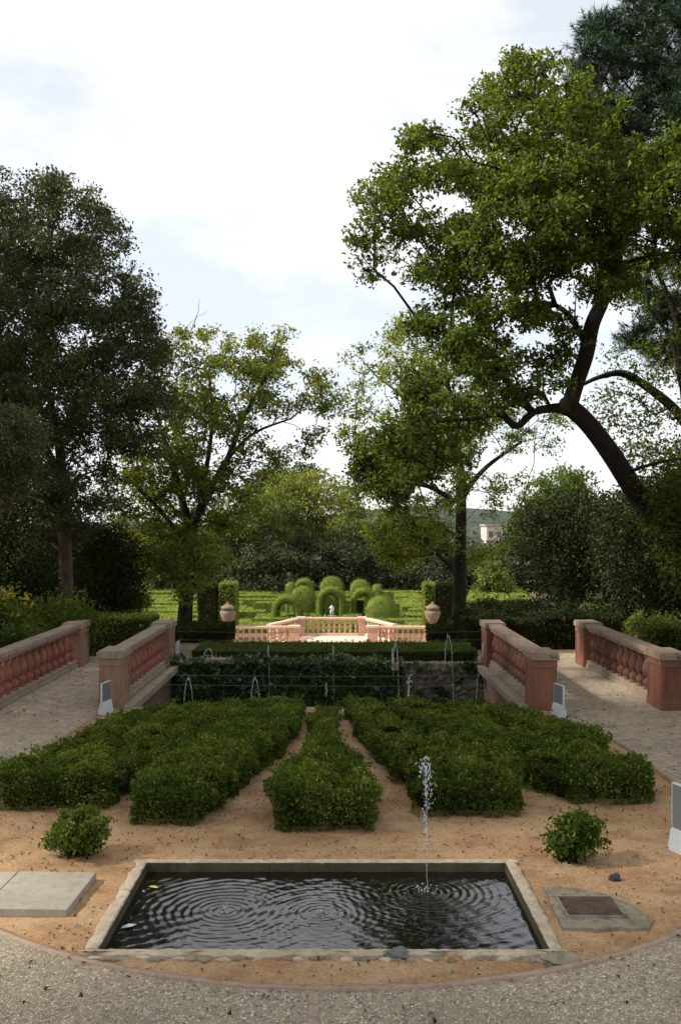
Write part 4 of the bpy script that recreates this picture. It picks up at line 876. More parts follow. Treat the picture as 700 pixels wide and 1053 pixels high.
# ------------------------------------------------------------------ maze
MZ=-6.0; k=0
def mz(x0,x1,y0,y1,h,label):
    return hedge('maze_hedge',label,[(x0,y0),(x1,y0),(x1,y1),(x0,y1)],MZ,h,34,.17,M['maze'],cat='hedge',group='clipped hedge walls of the maze',bumpy=.03,shag=.04,inset=.03,rnd=.02,coremat=M['maze_core'],tint_top=.2,up=1.6)  # maze tops tinted lighter than the sides, sunlight put into the leaf colour
rows=[70,73.6,77.4,81.4,85.6,90,94.6,99.4,104.4,109.6,114.5]
for i,y in enumerate(rows):
    half=min(9+.0*y,99); xl,xr=-.215*y,.115*y
    # centre clearing
    if 78<y<100: spans=[(xl,-6.2),(5.2,xr)]
    else: spans=[(xl,xr)]
    dep='front' if i<4 else ('middle' if i<8 else 'back')
    for (a,b) in spans:
        x=a+rng.uniform(0,1.5)
        while x<b-1:
            L=rng.uniform(5,11); x2=min(x+L,b)
            sd='left' if (x+x2)/2<-3 else ('right' if (x+x2)/2>3 else 'central')
            mz(x,x2,y,y+rng.uniform(1.5,2.7),1.85+rng.normal(0,.04),'long clipped hedge wall in the %s rows of the maze, %s part'%(dep,sd))
            if i<len(rows)-1 and x2-x>4 and rng.random()<.85:
                xx=rng.uniform(x,x2-3); mz(xx,xx+rng.uniform(1.3,2.8),y+1.25,rows[i+1],1.85+rng.normal(0,.04),'short hedge wall joining two rows in the %s rows of the maze, %s part'%(dep,sd))
            x=x2+rng.uniform(1.2,2.2)
for j,(pf,pn) in enumerate(((485,502),(501,525),(520,552))):
    xf=(pf-CX)/F*116; xn=(pn-CX)/F*96
    hedge('maze_hedge',['nearest','middle','outermost'][j]+' of three bright hedge strips at the right end of the maze',[(xn-2.2,96),(xn,96),(xf+1.6,116),(xf-.2,116)],MZ,2.0,40,.17,M['maze'],group='clipped hedge walls of the maze',bumpy=.05,shag=.05,inset=.03,rnd=.02,coremat=M['maze_core'],tint_top=.2,up=1.6)  # strip tops get the same lighter tint, standing in for sun on them
def surf_leaves(V,Fc,dens,size,mat,name,coremat,base,shag=.04):
    """leaf-covered closed surface: samples points on quads"""
    V=np.asarray(V,float);Fc=np.asarray(Fc); A,B,C,D=[V[Fc[:,i]] for i in range(4)]
    nr=np.cross(C-A,D-B); ar=np.linalg.norm(nr,axis=1)/2; nr/=np.linalg.norm(nr,axis=1,keepdims=True)+1e-9
    n=int(ar.sum()*dens); ix=rng.choice(len(Fc),n,p=ar/ar.sum()); u=rng.random((n,1));v=rng.random((n,1))
    P=(A[ix]*(1-u)+B[ix]*u)*(1-v)+(D[ix]*(1-u)+C[ix]*u)*v; P+=nr[ix]*rng.normal(0,shag,(n,1))
    tint=(.4+rng.normal(0,.16,n)+.1*wob(P[:,0]*2,P[:,2]*2)).clip(0,1)
    lm=leaf_mesh(name,P-base,size,mat,.2,nr[ix]*.9,tint,.5)
    bm=bmesh.new(); bm.from_mesh(lm); bv=[bm.verts.new(p) for p in (V-base)]
    for f in Fc:
        try: g=bm.faces.new([bv[i] for i in f]); g.material_index=1; g.smooth=True
        except ValueError: pass
    bm.to_mesh(lm); bm.free(); lm.materials.append(coremat); return lm
def topiary_arch(label,px0,px1,pytop,Y,depth=1.6,open_=True,group='clipped topiary arches in the middle of the maze'):
    x0=at(px0,0,Y)[0];x1=at(px1,0,Y)[0];zt=at(0,pytop,Y)[2];W=(x1-x0)/2;cx=(x0+x1)/2;H=zt-MZ
    th=W*.36 if open_ else None
    ang=np.linspace(0,np.pi,13)
    straight=H-W
    out=[(W,0),(W*1.02,straight*.5)]+[(W*np.cos(a),straight+W*np.sin(a)) for a in ang]+[(-W*1.02,straight*.5),(-W,0)]
    if open_:
        w=W-th*1.15; inn=[(w,0),(w,straight*.5)]+[(w*np.cos(a),straight*.95+w*np.sin(a)) for a in ang]+[(-w,straight*.5),(-w,0)]
    else:
        inn=[(W*.02*(1 if i<len(out)/2 else -1),q[1]*.02) for i,q in enumerate(out)]
    V=[];n=len(out)
    nm=3
    # rounded section: outer mid bulges
    secs=[]
    for i in range(n):
        o_=np.array(out[i]);i_=np.array(inn[i]); ring=[]
        for (f,dy) in ((0,-.38),(.25,-.5),(.75,-.5),(1,-.38),(1,.38),(.75,.5),(.25,.5),(0,.38)):
            f2={0:0,.25:.12,.75:.88,1:1}[f]
            q=i_*(1-f2)+o_*f2; ring.append((cx+q[0],Y+dy*depth,MZ+q[1]))
        secs.append(ring)
    V=np.array(secs).reshape(-1,3); k=8; Fc=[]
    for i in range(n-1):
        for j in range(k): Fc.append((i*k+j,(i+1)*k+j,(i+1)*k+(j+1)%k,i*k+(j+1)%k))
    Fc=np.array(Fc)
    # outward normals check on the first face
    base=np.array([cx,Y,MZ]); 
    A,B,C,D=[V[Fc[:,i]] for i in range(4)]; nn=np.cross(C-A,D-B); 
    top=nn[np.argmax(((A+C)/2)[:,2])]
    if top[2]<0: Fc=Fc[:,::-1]
    me=surf_leaves(V,Fc,75,.13,M['topiary'],'topiary_arch',M['maze_core'],base,.075)
    o=link('topiary_arch',me,None,base); tag(o,label,'topiary',group)
topiary_arch('front left topiary arch of the maze, open towards the right',280,310,611,80,2.6)
topiary_arch('broad solid rounded topiary dome at the front right of the maze ring',376,407,613,80,2.6,False)
topiary_arch('tall topiary arch standing directly behind the white statue',326,354,603,84,2.2)
topiary_arch('middle left topiary arch, just left of the one behind the statue',299,323,603,88,2.2,False)
topiary_arch('middle right topiary arch with a dark opening, right of the statue',361,386,604,86,2.2)
topiary_arch('back left topiary arch of the maze ring',303,322,595,96,2.)
topiary_arch('tallest topiary arch at the back centre of the maze ring',329,353,593,97,2.,False)
topiary_arch('back right topiary arch of the maze ring',360,380,596,96,2.,False)
topiary_arch('small outermost topiary dome at the back left of the ring',294,303,599,93,1.4,False)
topiary_arch('small outermost topiary dome at the back right of the ring',383,392,601,93,1.4,False)
for (a,b,lab) in ((308,328,'tall dark hedge wall between the middle left arch and the statue arch'),(353,374,'tall dark hedge wall between the statue arch and the middle right arch')):
    Yc=87.; xa=at(a,0,Yc)[0]; xb=at(b,0,Yc)[0]
    hedge('maze_hedge',lab,[(xa,Yc),(xb,Yc),(xb,Yc+1.5),(xa,Yc+1.5)],MZ,at(0,617,Yc)[2]-MZ,60,.14,M['maze'],group='clipped hedge walls of the maze',bumpy=.03,shag=.05,inset=.04,rnd=.05,coremat=M['maze_core'])
for (a,b,Yc) in ((262,330,81.5),(352,372,81.5)):
    xa=at(a,0,Yc)[0]; xb=at(b,0,Yc)[0]
    hedge('maze_hedge','hedge wall at the foot of the topiary ring, %s of the statue'%('left' if a<300 else 'right'),[(xa,Yc),(xb,Yc),(xb,Yc+2.4),(xa,Yc+2.4)],MZ,1.75,60,.14,M['maze'],group='clipped hedge walls of the maze',bumpy=.03,shag=.05,inset=.04,rnd=.05,coremat=M['maze_core'])
# statue
def skin_body(name,joints,edges,radii,mat,parent):
    me=bpy.data.meshes.new(name); me.from_pydata(joints,edges,[]); o=bpy.data.objects.new(name,me); COL.objects.link(o)
    md=o.modifiers.new('s','SKIN'); md.use_smooth_shade=True
    for i,r_ in enumerate(radii): me.skin_vertices[0].data[i].radius=(r_,r_); me.skin_vertices[0].data[i].use_root=(i==0)
    sb=o.modifiers.new('u','SUBSURF'); sb.levels=1; sb.render_levels=1
    dg=bpy.context.evaluated_depsgraph_get(); m2=bpy.data.meshes.new_from_object(o.evaluated_get(dg)); bpy.data.objects.remove(o)
    m2.materials.clear(); m2.materials.append(mat); m2.polygons.foreach_set('use_smooth',[True]*len(m2.polygons))
    return link(name,m2,parent)
zs=at(0,633.5,78.)[2]; st=empty('marble_statue',(at(341,0,78.)[0],78.,zs)); tag(st,'small white marble statue of a standing nude figure in front of the central arch','statue')
J=[(0,0,.50),(0,.01,.64),(0,0,.74),(0,0,.80),(0,-.01,.88),(.075,0,.46),(.09,-.02,.25),(.09,.01,.02),(.10,-.07,.0),(-.07,0,.46),(-.08,-.05,.25),(-.07,.04,.02),(-.07,-.04,.0),(.13,0,.72),(.18,.0,.58),(.13,-.1,.48),(-.13,0,.72),(-.20,-.02,.60),(-.16,-.12,.70)]
J=[(x*1.0,y,z) for x,y,z in J]
E=[(0,1),(1,2),(2,3),(3,4),(0,5),(5,6),(6,7),(7,8),(0,9),(9,10),(10,11),(11,12),(2,13),(13,14),(14,15),(2,16),(16,17),(17,18)]
RR=[.095,.085,.10,.04,.075,.07,.05,.03,.025,.07,.05,.03,.025,.045,.033,.024,.045,.033,.024]
skin_body('figure',J,E,RR,M['marble'],st)
p=empty('pedestal',(st.location.x,78.,MZ)); tag(p,'stone pedestal under the white marble statue','pedestal')
bm=bmesh.new(); add_box(bm,-.3,.3,-.3,.3,0,zs-MZ-.08,.02); link('shaft',mesh_from('shaft',bm,M['urn']),p)
bm=bmesh.new(); add_box(bm,-.36,.36,-.36,.36,zs-MZ-.079,zs-MZ+.02,.02); link('cap',mesh_from('cap',bm,M['urn']),p)

# ------------------------------------------------------------------ trees in the picture
def tp(px,py,Y,r): return (*at(px,py,Y),r)
# holm oak on the left
cl=crown_points([(-90,200),(-30,178),(10,185),(45,188),(72,200),(100,215),(112,240),(125,262),(128,290),(150,318),(150,345),(168,372),(168,400),(160,430),(150,452),(118,470),(100,485),(105,520),(85,545),(40,555),(-10,560),(-90,560)],28,8.5,360,.66,((70,345,7),(20,330,6),(95,470,5),(60,230,5),(110,300,5),(130,390,5)),90,4)
tree('holm_oak','tall dark holm oak filling the left edge of the photo behind the left bridge','tree',
     [[tp(67,650,28,.24),tp(68,590,28,.20),tp(66,520,28,.17),tp(60,450,28,.12),tp(45,370,28.2,.08),tp(52,280,28,.05),tp(50,220,28,.04)],
      [tp(64,500,28,.13),tp(35,430,27.5,.10),tp(5,360,27,.07)],[tp(62,450,28,.12),tp(95,400,28.5,.08),tp(125,350,28.5,.05)],[tp(58,390,28,.1),tp(30,310,28.5,.06),tp(0,250,28.5,.04)]],
     cl,.55,170000,.098,M['oak'],M['bark_oak'],sub=12,subr=.14,group=None,twig=.007)
# lighter lobe at the very left
cl=crown_points([(-40,400),(20,415),(45,440),(40,470),(45,500),(20,520),(-40,520)],22,3,60,.42)
tree('holm_oak','pale grey-green oak bough reaching in from the left photo edge at mid height','tree',
     [[tp(-110,700,22,.18),tp(-105,600,22,.15),tp(-70,520,22,.10),tp(-20,470,22,.05)]],cl,.45,24000,.07,M['oak'],M['bark_oak'],sub=10,subr=.13,tint_fn=lambda p:.18)
# autumn tree left of centre
HZ=((225,460,10),(150,440,14),(285,445,12),(240,395,9),(300,400,10),(180,380,8),(315,440,8))
cl=crown_points([(190,345),(215,352),(232,358),(262,352),(285,340),(300,360),(312,378),(330,400),(328,430),(318,455),(290,480),(262,500),(240,520),(200,560),(170,580),(140,560),(118,520),(120,470),(128,440),(140,420),(148,395),(170,370)],34,6.5,185,.52,HZ,60,8)
tree('autumn_tree','sparse broadleaf tree turning yellow, left of centre above the left urn','tree',
     [[tp(187,668,34,.26),tp(190,620,34,.21),tp(192,575,34,.19),tp(196,545,34,.18)],
      [tp(196,545,34,.16),tp(182,495,34,.12),tp(170,455,34.3,.08),tp(158,415,34.4,.05)],
      [tp(196,545,34,.17),tp(215,505,33.8,.13),tp(235,470,33.6,.11),tp(250,430,33.6,.08),tp(272,390,33.6,.05),tp(285,350,33.8,.03)],
      [tp(235,470,33.6,.08),tp(262,445,33,.05),tp(300,430,33,.03)],[tp(192,560,34,.11),tp(165,525,33,.07),tp(130,490,33,.04)],
      [tp(205,525,34,.10),tp(218,440,34.5,.07),tp(215,385,34.5,.04)]],
     cl,.50,38000,.115,M['autumn'],M['bark_dark'],sub=11,subr=.13,tint_fn=lambda p:-.04+.16*np.clip((p[:,2]-6.5)/4,-.6,1)+.10*((p[:,0]<-5.5)),twig=.009,
     bare=[[tp(195,345,34,.02),tp(203,325,34,.012),tp(206,308,34,.006)],[tp(188,350,34,.016),tp(196,332,34,.009),tp(214,320,34,.005)]])
cl=crown_points([(165,560),(215,545),(240,560),(235,590),(215,600),(205,630),(180,625),(170,600),(140,585),(135,570)],31.5,3,46,.4)
tree('young_tree','bright green low leafy tree in front of the autumn tree trunk','tree',[[tp(196,668,31.5,.06),tp(197,620,31.5,.05),tp(200,580,31.5,.03)]],cl,.36,3800,.12,M['lime'],M['bark_dark'],sub=6,subr=.15,tint_fn=lambda p:.05)
# right middle tree
clow=crown_points([(380,530),(420,520),(450,530),(448,560),(430,585),(400,592),(380,570),(372,545)],37,3,40,.5)
cl=crown_points([(345,395),(362,372),(390,350),(425,335),(470,350),(530,400),(575,440),(560,475),(520,490),(505,515),(520,560),(500,575),(460,560),(420,545),(395,525),(368,500),(372,460),(350,430)],38,8,170,.65,((395,405,10),(380,440,8),(440,500,10),(500,470,12),(420,420,9),(545,460,8),(490,540,12)),55,6)
cl=np.vstack([cl,clow])
tree('pale_tree','sparse yellow-green tree right of centre, its dark trunk beside the right urn','tree',
     [[tp(473,662,38,.33),tp(472,620,38,.27),tp(473,570,38,.23),tp(474,515,38,.2),tp(472,470,38,.14),tp(466,420,38,.09),tp(455,370,38,.05)],
      [tp(474,520,38,.12),tp(440,500,38,.09),tp(405,495,37.5,.06),tp(375,470,37.5,.03)],[tp(474,510,38,.12),tp(500,480,38.5,.09),tp(535,455,38.5,.05)],[tp(470,455,38,.1),tp(430,420,38,.06),tp(385,385,38.3,.03)],
      [tp(472,590,38,.1),tp(440,560,37,.06),tp(420,530,37,.04)]],
     cl,.52,31000,.12,M['lime'],M['bark_dark'],sub=11,subr=.14,twig=.01,tint_fn=lambda p:.1*(p[:,0]<3.6))
# the big leaning tree on the right
polyR=[(372,262),(388,235),(384,200),(395,185),(425,178),(428,160),(425,135),(445,138),(462,160),(485,150),(505,148),(490,125),(510,95),(530,72),(560,75),(590,98),(612,110),(635,130),(665,140),(700,150),(740,170),(745,240),(700,262),(650,262),(625,300),(592,290),(575,330),(585,370),(560,400),(520,400),(490,425),(460,440),(440,485),(400,478),(392,450),(420,400),(440,370),(430,330),(445,300),(435,270),(410,255),(392,285)]
HR=((470,215,9),(520,235,8),(500,290,8),(470,330,9),(430,215,6),(600,285,12),(560,345,12),(545,385,10),(480,395,9),(570,300,8),(520,340,8),(455,405,6),(450,250,6),(610,330,14),(540,120,7))
cl=crown_points(polyR,18.5,5.5,300,.42,HR,85,9)
cl=np.vstack([cl,crown_points([(372,470),(400,455),(450,440),(480,450),(470,475),(440,500),(400,520),(375,500)],20.5,3,34,.42,(),10,6)])
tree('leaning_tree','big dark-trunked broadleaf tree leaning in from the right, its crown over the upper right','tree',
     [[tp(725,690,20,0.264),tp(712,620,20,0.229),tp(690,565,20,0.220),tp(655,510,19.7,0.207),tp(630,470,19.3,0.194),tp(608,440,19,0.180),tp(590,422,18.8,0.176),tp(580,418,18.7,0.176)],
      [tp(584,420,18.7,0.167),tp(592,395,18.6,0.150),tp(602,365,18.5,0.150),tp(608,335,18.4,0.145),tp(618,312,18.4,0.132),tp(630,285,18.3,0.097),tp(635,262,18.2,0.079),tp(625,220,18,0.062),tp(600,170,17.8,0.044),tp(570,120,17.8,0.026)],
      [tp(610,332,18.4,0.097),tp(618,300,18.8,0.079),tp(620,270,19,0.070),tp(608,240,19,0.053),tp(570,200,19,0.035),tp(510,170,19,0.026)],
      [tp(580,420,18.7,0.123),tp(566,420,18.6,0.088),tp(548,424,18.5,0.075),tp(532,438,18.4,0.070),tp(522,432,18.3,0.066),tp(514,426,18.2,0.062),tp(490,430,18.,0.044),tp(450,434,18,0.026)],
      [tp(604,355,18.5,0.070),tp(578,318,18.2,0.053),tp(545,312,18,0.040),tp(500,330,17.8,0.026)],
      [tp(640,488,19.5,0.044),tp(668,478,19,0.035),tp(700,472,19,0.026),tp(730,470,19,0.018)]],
     cl,.36,98000,.088,M['broad'],M['bark_dark'],sub=13,subr=.085,twig=.006,jit=.05,tint_fn=lambda p:.16*np.clip((p[:,2]-8.5)/3,-1,1),  # leaves lighter up high, darker below: lit top put into the tint
     bare=[[tp(552,122,17.8,.045),tp(553,95,17.8,.03),tp(561,70,17.8,.02),tp(571,57,17.8,.012),tp(579,47,17.8,.006)],[tp(561,70,17.8,.012),tp(558,64,17.8,.008)],[tp(525,110,18,.012),tp(505,118,18,.008),tp(490,128,18,.005)],[tp(425,165,18,.012),tp(408,158,18,.007),tp(400,152,18,.004)],
           [tp(528,535,18.5,.01),tp(545,490,18.5,.008),tp(552,440,18.5,.008)]])
# dark leafless companion trunks / boughs at right
cl=crown_points([(600,430),(660,455),(700,440),(730,460),(725,490),(690,500),(640,480)],22,2,14,.5)
cl=np.vstack([cl,crown_points([(640,240),(705,225),(735,420),(690,440),(640,400),(618,300)],23,2.5,24,.5,(),6,5,.2),crown_points([(600,400),(625,395),(660,410),(690,440),(680,460),(620,440)],23,2,8,.5,(),0,0,.1)])
tree('bent_tree','dark crooked tree whose bough crosses the white sky at the right photo edge','tree',
     [[tp(760,700,23,0.195),tp(745,560,23,0.172),tp(728,470,23,0.156),tp(708,440,23,0.133),tp(690,418,23,0.117),tp(665,398,23,0.101),tp(640,384,23,0.086),tp(615,388,22.8,0.055),tp(590,400,22.6,0.039)],
      [tp(708,440,23,0.101),tp(702,400,23,0.094),tp(695,330,23,0.078),tp(680,290,23,0.062),tp(672,262,23,0.055),tp(674,235,23,0.039),tp(690,225,23,0.023)],
      [tp(700,400,23,0.070),tp(690,350,23.2,0.047),tp(668,318,23.2,0.039),tp(662,285,23.2,0.023)],
      [tp(710,395,23,0.039),tp(720,350,23,0.031),tp(712,300,23,0.023),tp(705,262,23,0.016)]],
     cl,.42,6500,.09,M['broad'],M['bark_dark'],sub=8,subr=.2)
# pine top right
def pine(name,label,trunks,clumps,clump_r,tufts,nl,nw,base_tint=0.):
    base=np.array(trunks[0][0][:3]); root=empty(name,base); tag(root,label,'pine tree')
    paths=grow(trunks,clumps,.014,.3,.06); sub=tufts//len(clumps)
    S=rng.normal(size=(len(clumps),sub,3)); S/=np.linalg.norm(S,axis=2,keepdims=True); S*=rng.uniform(.3,1,(len(clumps),sub,1)); S[:,:,2]*=.7
    tc=clumps[:,None,:]+S*clump_r
    for i in range(len(clumps)):
        for j in range(sub): paths.append(([clumps[i],(clumps[i]+tc[i,j])/2+rng.normal(0,.03,3),tc[i,j]],[.012,.009,.006]))
    V,Fc=tube_np(paths,3,9); link('trunk',np_mesh('trunk',V-base,Fc,M['bark_dark'],smooth=True),root)
    tc=tc.reshape(-1,3); k=30; ax=S.reshape(-1,3)+np.array([0,0,.35]); ax/=np.linalg.norm(ax,axis=1,keepdims=True)
    d=rng.normal(size=(len(tc),k,3))*.75+ax[:,None,:]*.8; d/=np.linalg.norm(d,axis=2,keepdims=True)
    st_=tc[:,None,:]+ax[:,None,:]*rng.uniform(-.12,.1,(len(tc),k,1)); d=d.reshape(-1,3); st_=st_.reshape(-1,3); n=len(d)
    L=nl*rng.uniform(.7,1.1,(n,1)); s=np.cross(d,rng.normal(size=(n,3))); s/=np.linalg.norm(s,axis=1,keepdims=True)
    V=np.stack([st_-s*nw/2,st_+s*nw/2,st_+d*L],1).reshape(-1,3)-base
    tint=(np.repeat(.4+rng.normal(0,.18,len(tc)),k)+rng.normal(0,.1,n)+base_tint).clip(0,1)
    link('crown',np_mesh('crown',V,np.arange(n*3).reshape(-1,3),M['pine'],np.repeat(tint,3)),root)
cl=crown_points([(640,15),(655,-30),(800,-60),(800,230),(700,215),(660,190),(625,165),(602,155),(598,110),(590,95),(602,60),(612,28),(628,30)],22,5.5,150,.5,((668,42,7),(655,75,6)),40,6,.25)
cl=np.vstack([cl,crown_points([(640,285),(700,270),(760,300),(760,370),(690,375),(655,350)],25,2.4,34,.42,(),10,6,.2)])
pine('pine_tree','tall dark pine with long needles in the upper right corner of the photo',[[tp(790,700,24,.3),tp(780,450,24,.25),tp(760,250,24,.2),tp(740,130,23,.14),tp(715,50,22,.08),tp(700,-20,22,.05)],[tp(760,250,24,.1),tp(720,290,24.5,.07),tp(680,330,25,.03)],[tp(740,130,23,.1),tp(680,110,22,.06),tp(630,100,22,.03)]],cl,.50,8500,.18,.015)

# ------------------------------------------------------------------ background and side vegetation
BG='trees of the dark wood behind the maze'
def bgtree(name,label,poly,Y,thick,n,leaves,mat,size,trunkpx,tint=0.,cr=1.3,group=BG,base_y=None,sp=1.1):
    cl=crown_points(poly,Y,thick,n,sp,(),0,0,.25)
    gzb=gz(0,Y); ys=min(p[1] for p in poly); ye=max(p[1] for p in poly)
    b=at(trunkpx,0,Y); b[2]=gzb
    top=at(trunkpx,(ys*.6+ye*.4),Y)
    mid=(b+top)/2; mid[0]+=rng.normal(0,.5)
    tree(name,label,'tree',[[(*b,.3*Y/110+.05),(*mid,.22*Y/110+.04),(*top,.1*Y/110+.02)]],cl,cr,leaves,size,mat,M['bark_far'],sub=9,subr=cr*.33,twig=0,group=group,tint_fn=lambda p:tint,jit=.15,tip_r=.03)
bgtree('umbrella_pine','umbrella pine with bright sunlit round crown behind the maze, left of the central arches',[(238,562),(243,532),(262,508),(285,491),(315,486),(345,492),(368,510),(379,535),(374,562),(320,566)],127,16,120,23000,M['far_pine'],.40,318,0.18,1.6)
bgtree('umbrella_pine','smaller umbrella pine crown, left neighbour of the bright one and darker',[(215,560),(210,535),(225,515),(250,505),(285,503),(300,520),(290,545),(255,560)],118,12,50,9000,M['far_pine'],.36,255,-.25,1.4)
bgtree('umbrella_pine','far umbrella pine with flat dark crown rising highest left of centre',[(255,505),(262,487),(285,475),(318,478),(330,492),(300,500)],140,8,30,5000,M['wood_far'],.4,292,.1,1.4)
specs=[(95,160,545,122,'leftmost dark tree of the wood behind the maze, beside the oak'),(150,215,538,120,'dark tree of the far wood seen behind the autumn tree trunk'),(205,262,545,118,'dark tree of the far wood just right of the left cypress columns'),(250,305,548,116,'grey-green tree of the far wood left of the bright pine trunk'),(290,345,550,118,'dark tree of the far wood directly above the back left arch'),(335,385,548,116,'dark tree of the far wood right of the bright pine'),(372,430,525,119,'tall dark tree of the far wood above the middle right arch'),(415,470,530,118,'dark tree of the far wood behind the pale tree trunk'),(460,515,560,117,'low tree of the far wood right of the pale tree trunk'),(505,565,535,122,'dark rounded tree of the far wood right of the gap with buildings'),(555,625,520,120,'rightmost dark tree of the wood, above the right hedges'),(610,690,500,118,'big dark tree of the far wood at the right photo edge'),(20,100,520,118,'dark tree of the far wood hidden behind the holm oak trunk')]
for i,(a,b,top,Y,lab) in enumerate(specs):
    w=b-a; m=(a+b)/2
    poly=[(a-3,612),(a-5,585),(a+w*.03,565),(a+w*.15,top+14),(a+w*.35,top+2),(m,top-3),(a+w*.68,top+4),(a+w*.87,top+15),(b,570),(b+5,590),(b+3,612)]
    bgtree('far_tree',lab,poly,Y+rng.uniform(-3,3),9,52,8500,M['wood_far'],.36,m,rng.uniform(-.1,.12),1.25)
bgtree('far_tree','olive-green round-topped tree standing beyond the right shrubs',[(525,560),(535,510),(560,490),(585,482),(605,492),(612,520),(610,565)],62,6,60,13000,M['lime'],.2,575,-.25,.8,None,None,.7)
bgtree('far_tree','round bright green clipped bush at the right of the maze, behind the hedge strips',[(485,606),(487,590),(497,580),(510,578),(522,588),(524,606)],108,4,24,3500,M['far_pine'],.3,505,-.1,.7,None,None,.6)
# far wood mass beyond
hill=[]
V=[];Fc=[];nxh=60
for j,(y,hf) in enumerate(((230,0),(300,1.),(420,1.0),(520,.2))):
    for i in range(nxh+1):
        x=-420+840*i/nxh; V.append((x,y,-6+hf*(11+3.0*math.sin(x*.02+1)+2*math.sin(x*.051)+rng.normal(0,.5))))
for j in range(3):
    for i in range(nxh): a=j*(nxh+1)+i; Fc.append((a,a+1,a+nxh+2,a+nxh+1))
tag(link('wooded_hills',np_mesh('wooded_hills',V,Fc,M['hill'],smooth=True)),kind='structure')
# distant pale buildings showing in the gaps
def block(label,px0,px1,pyt,Y,col):
    x0=at(px0,0,Y)[0];x1=at(px1,0,Y)[0];zt=at(0,pyt,Y)[2]; r=empty('apartment_building',((x0+x1)/2,Y,-4)); tag(r,label,'building','distant buildings seen between the trees'); W=(x1-x0)/2;H=zt+4
    bm=bmesh.new(); add_box(bm,-W,W,0,10,0,H); link('wall',mesh_from('wall',bm,plain('building_render',col)),r)
    bm=bmesh.new(); add_box(bm,-W-.3,W+.3,-.3,10.3,H,H+.5); link('roof',mesh_from('roof',bm,plain('roof_edge',(.35,.25,.2))),r)
    wm=plain('window_glass',(.08,.09,.11),.2)
    nfl=int(H/3); nw=max(2,int(2*W/3.2))
    pr=None
    for f in range(max(0,nfl-5),nfl):
        for k in range(nw):
            if pr is None:
                bm=bmesh.new(); add_box(bm,-.55,.55,-.06,.05,0,1.4); pr=link('window',mesh_from('window',bm,wm),r); o=pr
            else: o=pr.copy(); COL.objects.link(o); o.parent=r
            o.location=(-W+2*W*(k+.5)/nw,0,f*H/nfl+.9)
block('pale distant building glimpsed in the gap between holm oak and autumn tree',112,134,531,250,(.55,.48,.42))
block('pinkish distant building glimpsed right of the pale tree trunk',500,517,541,250,(.50,.42,.38))

# side shrubs, left
shrub('evergreen_shrub','dark dense evergreen between the holm oak trunk and the autumn tree','shrub',tuple(at(108,590,31)),(1.25,1.3,1.55),110,M['dark'],.085,22000,.3,.4,subr=.16,ground=-.3)
shrub('evergreen_shrub','dark evergreen mass behind the holm oak trunk','shrub',tuple(at(45,590,33)),(2.4,1.2,2.0),130,M['dark'],.10,20000,.4,.45,subr=.18,ground=-.6)
shrub('evergreen_shrub','dark evergreen bush under the oak bough at the left photo edge','shrub',tuple(at(-8,600,25)),(1.5,1.2,1.7),110,M['dark'],.085,20000,.32,.4,subr=.15,ground=0)
shrub('yellowing_shrub','leafy bush with yellowing leaves behind the outer rail of the left bridge','shrub',(-7.3,20.5,1.1),(.95,.9,.85),50,M['yellow'],.12,3600,.24,.25,subr=.10,aspect=.35,tint_fn=lambda p:-.12+.30*np.clip((p[:,2]-1.3)/.6,-1.,1.3)+.25*(rng.random(len(p))<.12),ground=0)
shrub('green_shrub','mid green leafy bush between the yellowing bush and the oak trunk','shrub',tuple(at(62,645,23)),(1.0,.6,.65),50,M['lime'],.10,4500,.24,.25,subr=.12,aspect=.35,tint_fn=lambda p:-.28,ground=0)
shrub('green_shrub','dark green bush filling the corner behind the left end of the outer rail','shrub',(-7.3,18.3,.65),(.8,1.2,.65),60,M['dark'],.08,8000,.22,.25,subr=.1,tint_fn=lambda p:.2,ground=0)
shrub('green_shrub','bright green bush right of the oak trunk, above the clipped hedge','shrub',tuple(at(132,620,36)),(.8,.7,.75),36,M['lime'],.09,6000,.22,.22,subr=.12,tint_fn=lambda p:-.2,ground=-.9)
# side shrubs and small trees, right
def sidetree(name,label,poly,Y,thick,n,leaves,mat,size,trunks,tint=0.,cr=.5,sp=.42,aspect=.5,group=None):
    cl=crown_points(poly,Y,thick,n,sp); tree(name,label,'tree',trunks,cl,cr,leaves,size,mat,M['bark_dark'],sub=9,subr=cr*.36,group=group,tint_fn=lambda p:tint,aspect=aspect)
GS='dark trees beside the right bridge'
sidetree('evergreen_tree','dark dense tree behind the far end of the right bridge, lit only on top',[(556,604),(530,575),(526,545),(540,520),(570,505),(600,500),(625,510),(640,550),(640,600),(600,618),(560,622)],30,5,110,26000,M['dark'],.10,[[tp(592,668,29,.12),tp(588,630,29,.10),tp(580,590,29.5,.08)],[tp(589,630,29,.07),tp(604,600,29.5,.05)]],-.02,.6,.5,.5,GS)
sidetree('evergreen_tree','dark tree overhanging the outer rail of the right bridge',[(600,520),(635,495),(670,490),(715,480),(760,490),(760,640),(700,640),(670,625),(635,625),(605,600)],25,5,140,34000,M['dark'],.095,[[tp(680,720,25,.14),tp(678,660,25,.12),tp(670,600,25,.09)],[tp(678,650,25,.07),tp(700,610,25,.05)]],.0,.55,.45,.5,GS)
sidetree('evergreen_tree','dark leafy tree at the right photo edge with a few bright leaves',[(655,500),(690,470),(740,480),(770,600),(700,615),(672,575)],19.5,2.5,70,15000,M['broad'],.085,[[tp(760,760,19.5,.1),tp(745,650,19.5,.08),tp(710,560,19.5,.04)]],-.25,.35,.33,.5,GS)
